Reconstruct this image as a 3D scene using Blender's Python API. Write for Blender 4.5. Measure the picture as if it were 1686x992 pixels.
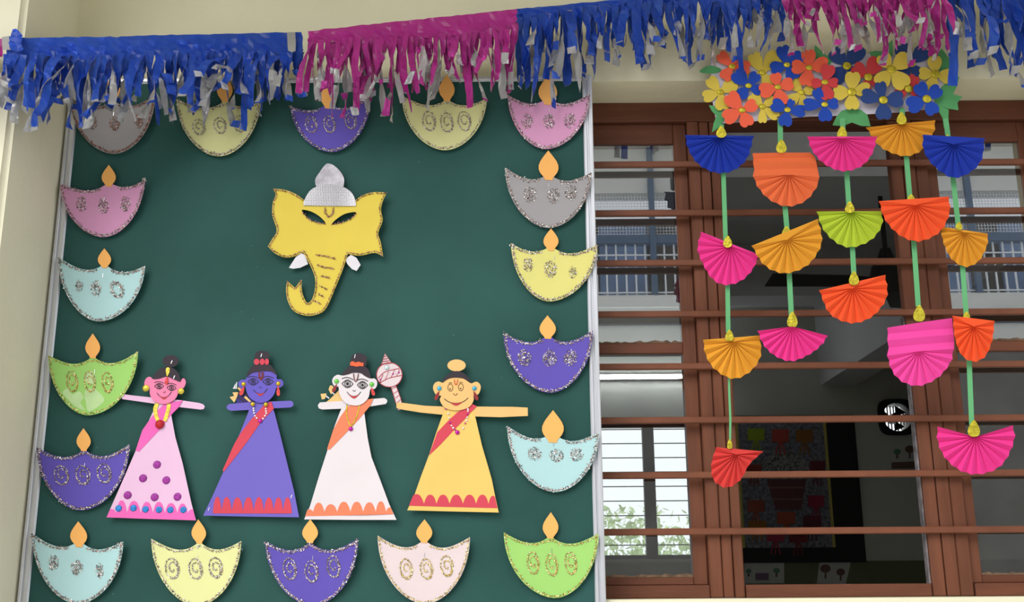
import bpy, bmesh, math, random
from mathutils import Vector, Matrix
from mathutils.geometry import delaunay_2d_cdt

for o in list(bpy.data.objects):
    bpy.data.objects.remove(o)
SC = bpy.context.scene
COL = SC.collection
PI = math.pi
random.seed(7)

# ------------------------------------------------------------------ camera
FPX, CXP, CYP = 1800.0, 843.0, 496.0          # focal length and centre in pixels of the 1686 x 992 frame
CAM = Vector((0.0, -2.44, 1.5))
_n = Vector((793.0 - 843.0, 6933.0, 1800.0)).normalized()      # world up seen from the camera (right, up, forward)
_f = Vector((0, 0, 1))
_y = (_f - _n * _f.dot(_n)).normalized()
_x = _n.cross(_y)
if _x.x < 0:
    _x = -_x
# rows: world axes in camera (right, up, forward) coordinates
RIGHT = Vector((_x[0], _y[0], _n[0]))
UP = Vector((_x[1], _y[1], _n[1]))
FWD = Vector((_x[2], _y[2], _n[2]))
cd = bpy.data.cameras.new('camera')
cam = bpy.data.objects.new('camera', cd)
COL.objects.link(cam)
cd.sensor_fit = 'HORIZONTAL'
cd.sensor_width = 36.0
cd.lens = 36.0 * FPX / 1686.0
cd.clip_start = 0.05
cam.matrix_world = Matrix(((RIGHT.x, UP.x, -FWD.x, CAM.x), (RIGHT.y, UP.y, -FWD.y, CAM.y),
                           (RIGHT.z, UP.z, -FWD.z, CAM.z), (0, 0, 0, 1)))
SC.camera = cam

# ------------------------------------------------------------------ light
world = bpy.data.worlds.new('overcast_sky')
SC.world = world
world.use_nodes = True
bg = world.node_tree.nodes['Background']
bg.inputs[0].default_value = (0.93, 0.97, 1.0, 1)
bg.inputs[1].default_value = 1.25
sd = bpy.data.lights.new('sun', 'SUN')
sd.energy = 1.75
sd.angle = math.radians(40)
sd.color = (1.0, 0.98, 0.94)
sun = bpy.data.objects.new('sun', sd)
COL.objects.link(sun)
sun.location = (-4, -6, 6)
sun.rotation_euler = Vector((0.38, 0.78, -0.52)).to_track_quat('-Z', 'Y').to_euler()
vs = SC.view_settings
vs.view_transform = 'Standard'
vs.look = 'None'
vs.gamma = 1.0
vs.use_curve_mapping = False
vs.exposure = 0.27

# ------------------------------------------------------------------ pixel -> place
def P(px, py, Y):
    """the point of the vertical plane y = Y that pixel (px, py) looks at"""
    d = RIGHT * (px - CXP) + UP * (CYP - py) + FWD * FPX
    return CAM + d * ((Y - CAM.y) / d.y)

CROPS = {'A1': (0, 0, 3.005), 'A2': (480, 0, 3.005), 'A3': (0, 240, 3.1), 'A4': (0, 540, 2.195),
         'A5': (400, 240, 3.307), 'A7': (320, 560, 3.2), 'A8': (600, 560, 3.2), 'B1': (160, 570, 3.305),
         'B6': (1110, 180, 3.1), 'B7': (1396, 180, 3.1), 'B8': (1110, 480, 2.917), 'C1': (1396, 480, 2.917),
         'C7': (1150, 70, 6.614), 'C8': (1360, 60, 6.6125), 'D1': (220, 580, 7.085), 'D2': (370, 570, 7.085),
         'D3': (520, 570, 6.2), 'D4': (690, 585, 7.087), 'E5': (1190, 440, 3.815), 'E8': (1190, 200, 3.815)}
def K(c, pts):
    x0, y0, s = CROPS[c]
    return [(x0 + x / s, y0 + y / s) for x, y in pts]
def K1(c, x, y):
    return K(c, [(x, y)])[0]

def spline(pts, closed=True, n=5):
    """Catmull-Rom through the points"""
    N = len(pts)
    out = []
    rng = range(N) if closed else range(N - 1)
    for i in rng:
        if closed:
            p0, p1, p2, p3 = pts[(i - 1) % N], pts[i], pts[(i + 1) % N], pts[(i + 2) % N]
        else:
            p0, p1, p2, p3 = pts[max(i - 1, 0)], pts[i], pts[i + 1], pts[min(i + 2, N - 1)]
        for k in range(n):
            t = k / n
            out.append(tuple(0.5 * ((2 * b) + (-a + c) * t + (2 * a - 5 * b + 4 * c - d) * t * t + (-a + 3 * b - 3 * c + d) * t ** 3)
                             for a, b, c, d in zip(p0, p1, p2, p3)))
    if not closed:
        out.append(tuple(pts[-1]))
    return out

def ellipse(cx, cy, rx, ry, n=20, rot=0.0):
    c, s = math.cos(rot), math.sin(rot)
    return [(cx + rx * math.cos(a) * c - ry * math.sin(a) * s, cy + rx * math.cos(a) * s + ry * math.sin(a) * c)
            for a in [2 * PI * i / n for i in range(n)]]

# ------------------------------------------------------------------ materials
def lin(v):
    v = v / 255.0
    return v / 12.92 if v <= 0.04045 else ((v + 0.055) / 1.055) ** 2.4
def S(r, g, b, k=0.76):
    return (lin(r) * k, lin(g) * k, lin(b) * k)

MATS = {}
def mat(name, rgb, rough=0.7, metal=0.0, vary=0.06, scale=30.0, bump=0.0, bscale=60.0, spec=0.3, coat=0.0, stretch=None):
    if name in MATS:
        return MATS[name]
    m = bpy.data.materials.new(name)
    m.use_nodes = True
    nt = m.node_tree
    b = nt.nodes['Principled BSDF']
    b.inputs['Roughness'].default_value = rough
    b.inputs['Metallic'].default_value = metal
    b.inputs['Specular IOR Level'].default_value = spec
    b.inputs['Coat Weight'].default_value = coat
    tc = nt.nodes.new('ShaderNodeTexCoord')
    src = tc.outputs['Object']
    if stretch:
        mp = nt.nodes.new('ShaderNodeMapping')
        mp.inputs['Scale'].default_value = stretch
        nt.links.new(src, mp.inputs['Vector'])
        src = mp.outputs['Vector']
    nz = nt.nodes.new('ShaderNodeTexNoise')
    nz.inputs['Scale'].default_value = scale
    nz.inputs['Detail'].default_value = 5
    nt.links.new(src, nz.inputs['Vector'])
    mr = nt.nodes.new('ShaderNodeMapRange')
    mr.inputs['From Min'].default_value = 0.3
    mr.inputs['From Max'].default_value = 0.7
    mr.inputs['To Min'].default_value = 1 - vary
    mr.inputs['To Max'].default_value = 1 + vary
    nt.links.new(nz.outputs['Fac'], mr.inputs['Value'])
    vm = nt.nodes.new('ShaderNodeVectorMath')
    vm.operation = 'SCALE'
    vm.inputs[0].default_value = rgb
    nt.links.new(mr.outputs['Result'], vm.inputs['Scale'])
    nt.links.new(vm.outputs['Vector'], b.inputs['Base Color'])
    if bump:
        n2 = nt.nodes.new('ShaderNodeTexNoise')
        n2.inputs['Scale'].default_value = bscale
        n2.inputs['Detail'].default_value = 4
        nt.links.new(src, n2.inputs['Vector'])
        bp = nt.nodes.new('ShaderNodeBump')
        bp.inputs['Strength'].default_value = bump
        bp.inputs['Distance'].default_value = 0.01
        nt.links.new(n2.outputs['Fac'], bp.inputs['Height'])
        nt.links.new(bp.outputs['Normal'], b.inputs['Normal'])
    MATS[name] = m
    return m

def paper_mat(name, r, g, b, k=0.75):
    return mat('paper_' + name, S(r, g, b, k), 0.75, vary=0.025, scale=14, bump=0.04, bscale=300, spec=0.25)

def glitter_mat(name, cols):
    m = bpy.data.materials.new('glitter_' + name)
    m.use_nodes = True
    nt = m.node_tree
    b = nt.nodes['Principled BSDF']
    b.inputs['Roughness'].default_value = 0.35
    b.inputs['Metallic'].default_value = 0.45
    ge = nt.nodes.new('ShaderNodeNewGeometry')
    cr = nt.nodes.new('ShaderNodeValToRGB')
    cr.color_ramp.interpolation = 'CONSTANT'
    while len(cr.color_ramp.elements) < len(cols):
        cr.color_ramp.elements.new(0.5)
    for i, c in enumerate(cols):
        cr.color_ramp.elements[i].position = i / len(cols)
        cr.color_ramp.elements[i].color = (*S(*c, k=1.0), 1)
    nt.links.new(ge.outputs['Random Per Island'], cr.inputs['Fac'])
    nt.links.new(cr.outputs['Color'], b.inputs['Base Color'])
    return m
G_SILVER = glitter_mat('silver', [(240, 238, 235), (150, 140, 138), (90, 75, 72), (205, 195, 190), (110, 100, 95), (170, 130, 120), (70, 62, 62)])
G_GOLD = glitter_mat('gold', [(215, 190, 110), (150, 125, 55), (240, 225, 170), (120, 100, 50), (185, 155, 80)])
G_BROWN = glitter_mat('brown', [(120, 70, 60), (80, 45, 42), (150, 95, 80), (100, 60, 50), (190, 150, 130)])
G_PURPLE = glitter_mat('magenta', [(165, 50, 160), (120, 30, 120), (200, 100, 195), (145, 40, 140)])
G_BLUE = glitter_mat('sky_blue', [(40, 130, 205), (30, 100, 175), (90, 175, 230), (45, 145, 215)])
G_YELLOW = glitter_mat('yellow_gold', [(225, 205, 80), (190, 165, 50), (250, 238, 150), (210, 185, 60)])
G_RED = glitter_mat('red', [(215, 60, 65), (170, 35, 45), (235, 110, 105), (195, 50, 55)])

# ------------------------------------------------------------------ objects
def tag(o, label=None, cat=None, group=None, kind=None):
    if label: o['label'] = label
    if cat: o['category'] = cat
    if group: o['group'] = group
    if kind: o['kind'] = kind
    return o

def link_mesh(name, verts, faces, mats, parent=None, origin=None, slots=None, smooth=False):
    """verts in world coordinates; origin = where the object's own origin goes (a parent's location by default)"""
    if origin is None:
        origin = Vector((0, 0, 0))
        if parent is not None:
            p = parent
            while p is not None:
                origin = origin + p.location
                p = p.parent
            own = Vector((0, 0, 0))
        else:
            own = Vector((0, 0, 0))
    else:
        own = Vector(origin)
        origin = own
    me = bpy.data.meshes.new(name)
    me.from_pydata([tuple(Vector(v) - origin) for v in verts], [], faces)
    if not isinstance(mats, (list, tuple)):
        mats = [mats]
    for m in mats:
        me.materials.append(m)
    if slots:
        me.polygons.foreach_set('material_index', slots)
    if smooth:
        me.polygons.foreach_set('use_smooth', [True] * len(me.polygons))
    me.update()
    o = bpy.data.objects.new(name, me)
    COL.objects.link(o)
    if parent is not None:
        o.parent = parent
    else:
        o.location = own
    return o

def empty(name, loc, label=None, cat=None, group=None, kind=None):
    o = bpy.data.objects.new(name, None)
    o.empty_display_size = 0.05
    COL.objects.link(o)
    o.location = loc
    return tag(o, label, cat, group, kind)

def box_vf(x0, x1, y0, y1, z0, z1, V, F):
    b = len(V)
    V += [(x0, y0, z0), (x1, y0, z0), (x1, y1, z0), (x0, y1, z0), (x0, y0, z1), (x1, y0, z1), (x1, y1, z1), (x0, y1, z1)]
    F += [tuple(b + i for i in f) for f in ((3, 2, 1, 0), (4, 5, 6, 7), (0, 1, 5, 4), (1, 2, 6, 5), (2, 3, 7, 6), (3, 0, 4, 7))]

def box(name, x0, x1, y0, y1, z0, z1, m, parent=None, bevel=0.0, origin=None):
    if bevel:
        V, F = [], []
        box_vf(x0, x1, y0, y1, z0, z1, V, F)
        o = link_mesh(name, V, F, m, parent, origin)
        bm = bmesh.new()
        bm.from_mesh(o.data)
        bmesh.ops.bevel(bm, geom=bm.edges[:], offset=bevel, segments=1, affect='EDGES')
        bm.to_mesh(o.data)
        bm.free()
        return o
    V, F = [], []
    box_vf(x0, x1, y0, y1, z0, z1, V, F)
    return link_mesh(name, V, F, m, parent, origin)

def wall_vf(x0, x1, z0, z1, y0, y1, holes, V, F):
    xs = sorted({x0, x1} | {h[0] for h in holes} | {h[1] for h in holes})
    zs = sorted({z0, z1} | {h[2] for h in holes} | {h[3] for h in holes})
    def solid(i, j):
        if i < 0 or j < 0 or i >= len(xs) - 1 or j >= len(zs) - 1:
            return False
        cx, cz = (xs[i] + xs[i + 1]) / 2, (zs[j] + zs[j + 1]) / 2
        return not any(h[0] < cx < h[1] and h[2] < cz < h[3] for h in holes)
    def q(*p):
        b = len(V)
        V.extend(p)
        F.append((b, b + 1, b + 2, b + 3))
    for i in range(len(xs) - 1):
        for j in range(len(zs) - 1):
            if not solid(i, j):
                continue
            a, b_, c, d = xs[i], xs[i + 1], zs[j], zs[j + 1]
            q((a, y0, c), (b_, y0, c), (b_, y0, d), (a, y0, d))
            q((b_, y1, c), (a, y1, c), (a, y1, d), (b_, y1, d))
            if not solid(i - 1, j): q((a, y1, c), (a, y0, c), (a, y0, d), (a, y1, d))
            if not solid(i + 1, j): q((b_, y0, c), (b_, y1, c), (b_, y1, d), (b_, y0, d))
            if not solid(i, j - 1): q((a, y1, c), (b_, y1, c), (b_, y0, c), (a, y0, c))
            if not solid(i, j + 1): q((a, y0, d), (b_, y0, d), (b_, y1, d), (a, y1, d))

def inside(x, z, loops):
    c = False
    for L in loops:
        n = len(L)
        j = n - 1
        for i in range(n):
            if (L[i][1] > z) != (L[j][1] > z) and x < (L[j][0] - L[i][0]) * (z - L[i][1]) / (L[j][1] - L[i][1]) + L[i][0]:
                c = not c
            j = i
    return c

class Sheet:
    """a paper thing lying along the plane y = Y, its parts bent together by warp(x, z) (negative = towards the room's outside)"""
    def __init__(self, root, Y, warp=None):
        self.root, self.Y = root, Y
        self.warp = warp or (lambda x, z: 0.0)
    def xz(self, pts):
        return [(p.x, p.z) for p in (P(a, b, self.Y) for a, b in pts)]
    def paper(self, name, loops, lift, m, thick=0.0005, grid=0.02, parent=None, extra=None):
        """cut sheet; loops in photo pixels, the first the outline, others holes"""
        if loops and not isinstance(loops[0][0], (tuple, list)):
            loops = [loops]
        L = [self.xz(l) for l in loops]
        for q_, l in enumerate(L):                       # no straight edge longer than 2 cm, so that glued layers bend alike
            d_ = []
            for (xa, za), (xb, zb) in zip(l, l[1:] + l[:1]):
                k_ = max(1, int(math.hypot(xb - xa, zb - za) / 0.018))
                d_ += [(xa + (xb - xa) * i / k_, za + (zb - za) * i / k_) for i in range(k_)]
            L[q_] = d_
        vs_, es = [], []
        for l in L:
            b = len(vs_)
            vs_ += [Vector(p) for p in l]
            es += [(b + i, b + (i + 1) % len(l)) for i in range(len(l))]
        if grid:
            x0, x1 = min(p[0] for p in L[0]), max(p[0] for p in L[0])
            z0, z1 = min(p[1] for p in L[0]), max(p[1] for p in L[0])
            nx, nz = int((x1 - x0) / grid), int((z1 - z0) / grid)
            for i in range(1, nx + 1):
                for j in range(1, nz + 1):
                    x, z = x0 + i * (x1 - x0) / (nx + 1), z0 + j * (z1 - z0) / (nz + 1)
                    if inside(x, z, L):
                        vs_.append(Vector((x, z)))
        v2, e2, f2 = delaunay_2d_cdt(vs_, es, [], 0, 1e-6)[:3]
        tris = []
        for f in f2:
            a, b, c = (v2[i] for i in f)
            if abs((b.x - a.x) * (c.y - a.y) - (b.y - a.y) * (c.x - a.x)) < 1e-11:
                continue
            g = (a + b + c) / 3
            if inside(g.x, g.y, L):
                if (b.x - a.x) * (c.y - a.y) - (b.y - a.y) * (c.x - a.x) < 0:
                    f = (f[0], f[2], f[1])
                tris.append(tuple(f))
        ex = extra or (lambda x, z: 0.0)
        n = len(v2)
        V = [(v.x, self.Y - lift + self.warp(v.x, v.y) + ex(v.x, v.y), v.y) for v in v2]
        V += [(x, y + thick, z) for x, y, z in V]
        F = list(tris) + [(c + n, b + n, a + n) for a, b, c in tris]
        cnt = {}
        for t in tris:
            for e in ((t[0], t[1]), (t[1], t[2]), (t[2], t[0])):
                cnt[e] = cnt.get(e, 0) + 1
        for (a, b) in cnt:
            if (b, a) not in cnt:
                F.append((b, a, a + n, b + n))
        return link_mesh(name, V, F, m, parent or self.root)
    def line(self, name, paths, w, lift, m, parent=None, thick=0.0002):
        """pen strokes: one or more pixel paths drawn w pixels wide"""
        if paths and not isinstance(paths[0][0], (tuple, list)):
            paths = [paths]
        V, F = [], []
        for pts in paths:
            n = len(pts)
            b = len(V)
            closed = pts[0] == pts[-1]
            for i, (x, y) in enumerate(pts):
                q0, q1 = pts[max(i - 1, 0)], pts[min(i + 1, n - 1)]
                if closed and i in (0, n - 1):
                    q0, q1 = pts[-2], pts[1]
                dx, dy = q1[0] - q0[0], q1[1] - q0[1]
                l = math.hypot(dx, dy) or 1
                ox, oy = -dy / l * w / 2, dx / l * w / 2
                for s in (1, -1):
                    p = P(x + s * ox, y + s * oy, self.Y)
                    yy = self.Y - lift + self.warp(p.x, p.z)
                    V.append((p.x, yy, p.z))
                    V.append((p.x, yy + thick, p.z))
            for i in range(n - 1):
                a = b + i * 4
                F += [(a, a + 2, a + 6, a + 4), (a + 1, a + 5, a + 7, a + 3), (a, a + 4, a + 5, a + 1), (a + 2, a + 3, a + 7, a + 6)]
        return link_mesh(name, V, F, m, parent or self.root)
    def dome(self, name, cx, cy, r, lift, m, parent=None, h=0.5, ry=None, seg=12):
        """a low stick-on gem, bead or pompom"""
        c = P(cx, cy, self.Y)
        ex = P(cx + r, cy, self.Y)
        R = (ex - c).length
        RZ = R * ((ry / r) if ry else 1)
        y0 = self.Y - lift + self.warp(c.x, c.z)
        V, F = [], []
        rings = [(1.0, 0.0), (1.0, 0.25), (0.75, 0.7), (0.4, 0.94)]
        for rr, hh in rings:
            for k in range(seg):
                a = 2 * PI * k / seg
                V.append((c.x + R * rr * math.cos(a), y0 - hh * h * R, c.z + RZ * rr * math.sin(a)))
        V.append((c.x, y0 - h * R, c.z))
        for j in range(len(rings) - 1):
            for k in range(seg):
                F.append((j * seg + k, j * seg + (k + 1) % seg, (j + 1) * seg + (k + 1) % seg, (j + 1) * seg + k))
        t = (len(rings) - 1) * seg
        for k in range(seg):
            F.append((t + k, t + (k + 1) % seg, len(V) - 1))
        F.append(tuple(reversed(range(seg))))
        return link_mesh(name, V, F, m, parent or self.root, smooth=True)
    def flakes(self, name, pts, lift, m, size=1.9, parent=None, tilt=0.5):
        """loose glitter: a little tilted flake at every pixel position"""
        V, F = [], []
        for x, y in pts:
            p = P(x, y, self.Y)
            s = size * random.uniform(0.6, 1.2) * 0.0007
            a = random.uniform(0, PI)
            tx, tz = random.uniform(-tilt, tilt), random.uniform(-tilt, tilt)
            yy = self.Y - lift - 0.0006 + self.warp(p.x, p.z)
            b = len(V)
            for k in range(4):
                ca, sa = math.cos(a + k * PI / 2), math.sin(a + k * PI / 2)
                V.append((p.x + s * ca, yy + s * (tx * ca + tz * sa) - abs(s) * 0.5, p.z + s * sa))
            F.append((b, b + 1, b + 2, b + 3))
        o = link_mesh(name, V, F, m, parent or self.root)
        o['kind'] = 'stuff'
        return o

def along(pts, step, jit, closed=False):
    """points strewn along a pixel path"""
    out = []
    if closed:
        pts = list(pts) + [pts[0]]
    for (x0, y0), (x1, y1) in zip(pts, pts[1:]):
        l = math.hypot(x1 - x0, y1 - y0)
        n = l / step
        k = int(n) + (1 if random.random() < n - int(n) else 0)
        for _ in range(k):
            t = random.random()
            out.append((x0 + (x1 - x0) * t + random.gauss(0, jit), y0 + (y1 - y0) * t + random.gauss(0, jit)))
    return out

# ================================================================== the setting
M_WALL = mat('cream_wall_paint', S(226, 221, 194, 0.95), 0.85, vary=0.05, scale=3.5, bump=0.15, bscale=45)
M_WALL2 = mat('column_paint', S(228, 223, 200, 0.95), 0.85, vary=0.04, scale=3, bump=0.12, bscale=40)
M_WOOD = mat('brown_painted_wood', S(124, 74, 52, 0.74), 0.5, vary=0.18, scale=9, bump=0.12, bscale=30, stretch=(4, 4, 0.5))
M_WOOD_H = mat('brown_painted_rail', S(118, 70, 50, 0.74), 0.5, vary=0.18, scale=9, bump=0.12, bscale=30, stretch=(0.5, 4, 4))
M_BAR = mat('brown_painted_iron', S(132, 80, 58, 0.75), 0.45, vary=0.12, scale=20)
M_CONC = mat('grey_concrete', (0.62, 0.59, 0.54), 0.9, vary=0.15, scale=2)
M_ROOM = mat('room_wall_distemper', (0.52, 0.52, 0.47), 0.9, vary=0.06, scale=2)
M_DADO = mat('olive_dado_paint', (0.14, 0.15, 0.08), 0.7, vary=0.08, scale=3)
M_CEIL = mat('room_ceiling', (0.55, 0.55, 0.56), 0.9, vary=0.06, scale=2)
M_BLACK = mat('black_enamel', (0.012, 0.012, 0.013), 0.45, vary=0.2)

def X_(px, py, Y): return P(px, py, Y).x
def Z_(px, py, Y): return P(px, py, Y).z

HX0, HX1, HZ0, HZ1 = 0.13, 1.343, 1.467, 2.684          # window opening in the front wall
V, F = [], []
wall_vf(-3.6, 5.2, 0.0, 3.9, 0.0, 0.23, [(HX0, HX1, HZ0, HZ1)], V, F)
tag(link_mesh('wall_front', V, F, M_WALL), 'cream painted masonry wall around the window and the board', kind='structure')
COLX, COLY = -1.068, -0.272
V, F = [], []
box_vf(-3.6, COLX, COLY, 0.0, 0.0, 3.9, V, F)
col = link_mesh('wall_left', V, F, M_WALL2)
bm = bmesh.new(); bm.from_mesh(col.data)
bmesh.ops.bevel(bm, geom=[e for e in bm.edges if all(abs(v.co.x - COLX) < 1e-5 and abs(v.co.y - COLY) < 1e-5 for v in e.verts)], offset=0.012, segments=3, affect='EDGES')
bm.to_mesh(col.data); bm.free()
tag(col, 'cream wall face projecting beside the board', kind='structure')
tag(box('floor', -14, 16, -13, -0.0, -0.12, 0.0, M_CONC), 'grey concrete yard in front of the wall', kind='structure')
tag(box('ceiling', -3.6, 5.2, -1.0, 0.0, 3.22, 3.36, M_WALL), 'overhanging roof slab above the wall', kind='structure')

# ---- front window
YF = 0.122
win = empty('window_1', ((HX0 + HX1) / 2, YF, HZ0), 'brown painted timber window with horizontal iron bars', kind='structure')
def wbox(name, x0, x1, y0, y1, z0, z1, m, par=win, bev=0.0025):
    return box(name, x0, x1, y0, y1, z0, z1, m, par, bev)
Z_HEAD, Z_FOOT = 2.632, 1.496
wbox('head_rail', HX0, HX1, YF, 0.20, Z_HEAD, HZ1, M_WOOD_H)
wbox('bottom_rail', HX0, 0.444, YF, 0.20, HZ0, Z_FOOT, M_WOOD_H)
wbox('bottom_rail', 0.526, 0.947, YF, 0.20, HZ0, Z_FOOT, M_WOOD_H)
wbox('bottom_rail', 1.046, HX1, YF, 0.20, HZ0, Z_FOOT, M_WOOD_H)
wbox('jamb', HX0, 0.165, YF, 0.20, Z_FOOT, Z_HEAD, M_WOOD)
wbox('jamb', 1.308, HX1, YF, 0.20, Z_FOOT, Z_HEAD, M_WOOD)
for x0, x1, dy in ((0.445, 0.4735, 0.0), (0.4755, 0.4995, 0.003), (0.5015, 0.5235, 0.001),
                   (0.950, 0.9795, 0.002), (0.9815, 1.0105, 0.0), (1.0125, 1.0435, 0.004)):
    wbox('mullion_board', x0, x1, YF + dy, 0.152, HZ0 + 0.001, Z_HEAD, M_WOOD)
M_STEEL = mat('worn_edge_metal', (0.20, 0.18, 0.19), 0.6, 0.2, vary=0.5, scale=40)
wbox('edge_strip', 0.9455, 0.9492, YF + 0.010, 0.150, Z_FOOT, 2.12, M_STEEL, bev=0)

m = bpy.data.materials.new('window_glass')
m.use_nodes = True
nt = m.node_tree
nt.nodes.remove(nt.nodes['Principled BSDF'])
gl = nt.nodes.new('ShaderNodeBsdfGlossy'); gl.inputs['Roughness'].default_value = 0.0
gl.inputs['Color'].default_value = (0.95, 0.97, 1, 1)
tr = nt.nodes.new('ShaderNodeBsdfTransparent'); tr.inputs['Color'].default_value = (0.90, 0.94, 0.93, 1)
fr = nt.nodes.new('ShaderNodeFresnel'); fr.inputs['IOR'].default_value = 1.5
ma = nt.nodes.new('ShaderNodeMath'); ma.operation = 'MULTIPLY_ADD'
ma.inputs[1].default_value = 2.2; ma.inputs[2].default_value = 0.22
mx = nt.nodes.new('ShaderNodeMixShader')
nt.links.new(fr.outputs[0], ma.inputs[0]); nt.links.new(ma.outputs[0], mx.inputs[0])
nt.links.new(tr.outputs[0], mx.inputs[1]); nt.links.new(gl.outputs[0], mx.inputs[2])
nt.links.new(mx.outputs[0], nt.nodes['Material Output'].inputs[0])
M_GLASS = m
YG = 0.146
M_PUTTY = mat('old_putty', S(120, 95, 75), 0.9, vary=0.4, scale=60)
def casement(x0, x1, s0, s1):
    """a fixed glazed sash: stiles, rails and two panes"""
    r = empty('sash', (0, 0, 0)); r.parent = win; r.location = (0, 0, 0)
    def b(name, *a, m=M_WOOD): return wbox(name, *a, m, r, 0.002)
    b('stile', x0, x0 + s0, 0.140, 0.175, Z_FOOT, Z_HEAD)
    b('stile', x1 - s1, x1, 0.140, 0.175, Z_FOOT, Z_HEAD)
    b('top_rail', x0 + s0, x1 - s1, 0.138, 0.175, 2.578, Z_HEAD, m=M_WOOD_H)
    b('middle_rail', x0 + s0, x1 - s1, 0.139, 0.175, 2.036, 2.062, m=M_WOOD_H)
    b('foot_rail', x0 + s0, x1 - s1, 0.139, 0.175, Z_FOOT, 1.514, m=M_WOOD_H)
    for z0, z1 in ((2.062, 2.578), (1.514, 2.036)):
        V, F = [], []
        xa, xb = x0 + s0, x1 - s1
        V = [(xa, YG, z0), (xb, YG, z0), (xb, YG, z1), (xa, YG, z1)]
        F = [(0, 1, 2, 3)]
        link_mesh('pane', V, F, M_GLASS, r)
        # ragged putty along the lower edge
        V, F = [], []
        n = 24
        for i in range(n + 1):
            x = xa + (xb - xa) * i / n
            h = 0.003 + 0.006 * random.random()
            V += [(x, YG - 0.006, z0), (x, YG - 0.001, z0 + h)]
        F = [(2 * i, 2 * i + 2, 2 * i + 3, 2 * i + 1) for i in range(n)]
        link_mesh('putty', V, F, M_PUTTY, r)
# parts below a sash are its sub-parts; the sash itself sits at the window's own origin
_wl = win.location.copy()
def casement_at(*a):
    casement(*a)
casement_at(0.165, 0.444, 0.024, 0.033)
casement_at(1.045, 1.308, 0.026, 0.024)
for i in range(8):
    z = 2.511 - i * 0.1281
    if z < HZ0 + 0.01:
        break
    wbox('iron_bar', HX0, HX1, 0.105, 0.1185, z - 0.0075, z + 0.0075, M_BAR, bev=0.002)

# ---- the room behind
RY0, RY1, RX0, RX1, RZ0, RZ1 = 0.23, 5.5, -3.2, 5.0, 0.5, 3.5
tag(box('floor', RX0, RX1, RY0, RY1 + 0.2, 0.36, RZ0, M_CONC), 'classroom floor behind the window', kind='structure')
tag(box('ceiling', RX0, RX1, RY0, RY1 + 0.2, RZ1, RZ1 + 0.12, M_CEIL), 'classroom ceiling slab', kind='structure')
tag(box('wall_left', RX0 - 0.15, RX0, RY0, RY1 + 0.2, 0.36, RZ1, M_ROOM), 'side wall of the classroom', kind='structure')
tag(box('wall_right', RX1, RX1 + 0.15, RY0, RY1 + 0.2, 0.36, RZ1, M_ROOM), 'far side wall of the classroom', kind='structure')
W2 = (0.20, 1.325, 1.668, 2.642)
FANC = P(1475, 688, RY1)
FR = 0.105
fh = (FANC.x - FR, FANC.x + FR, FANC.z - FR, FANC.z + FR)
V, F = [], []
wall_vf(RX0, RX1, 1.645, RZ1, RY1, RY1 + 0.2, [W2, fh, (-2.5, -0.8, 1.668, 2.642)], V, F)  # last opening is unseen, added to let more daylight into the room
bw = tag(link_mesh('wall_back', V, F, M_ROOM), 'grey back wall of the classroom', kind='structure')
V, F = [], []
box_vf(RX0, RX1, RY1 - 0.004, RY1 + 0.2, RZ0, 1.645, V, F)
link_mesh('dado', V, F, M_DADO, bw)
tag(box('trim_1', 2.26, 2.52, RY0, RY1, 2.90, RZ1, M_CEIL), 'deep ceiling beam running to the back wall', kind='structure')
tag(box('trim_2', RX0, 2.26, 1.95, 2.2, 3.18, RZ1, M_CEIL), 'ceiling beam across the classroom', kind='structure')
tag(box('trim_3', RX0, 2.26, 3.95, 4.2, 3.18, RZ1, M_CEIL), 'second ceiling beam across the classroom', kind='structure')

# back window
M_DARKF = mat('dark_window_frame', (0.035, 0.038, 0.042), 0.5, vary=0.15)
w2 = empty('window_2', ((W2[0] + W2[1]) / 2, RY1 + 0.08, W2[2]), 'bright back window with thin horizontal bars', kind='structure')
box('frame_post', W2[0], W2[0] + 0.05, RY1 + 0.06, RY1 + 0.12, W2[2], W2[3], M_DARKF, w2)
box('frame_post', W2[1] - 0.02, W2[1], RY1 + 0.06, RY1 + 0.12, W2[2], W2[3], M_DARKF, w2)
box('mullion', 0.948, 1.03, RY1 + 0.06, RY1 + 0.12, W2[2], W2[3], M_DARKF, w2)
box('frame_head', W2[0] + 0.05, W2[1] - 0.02, RY1 + 0.06, RY1 + 0.12, W2[3] - 0.03, W2[3], M_DARKF, w2)
box('frame_foot', W2[0] + 0.05, W2[1] - 0.02, RY1 + 0.06, RY1 + 0.12, W2[2], W2[2] + 0.03, M_DARKF, w2)
for i in range(9):
    z = W2[2] + 0.10 + i * 0.104
    for xa, xb in ((W2[0] + 0.05, 0.948), (1.03, W2[1] - 0.02)):
        box('thin_bar', xa, xb, RY1 + 0.085, RY1 + 0.093, z - 0.0035, z + 0.0035, M_DARKF, w2)

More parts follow.
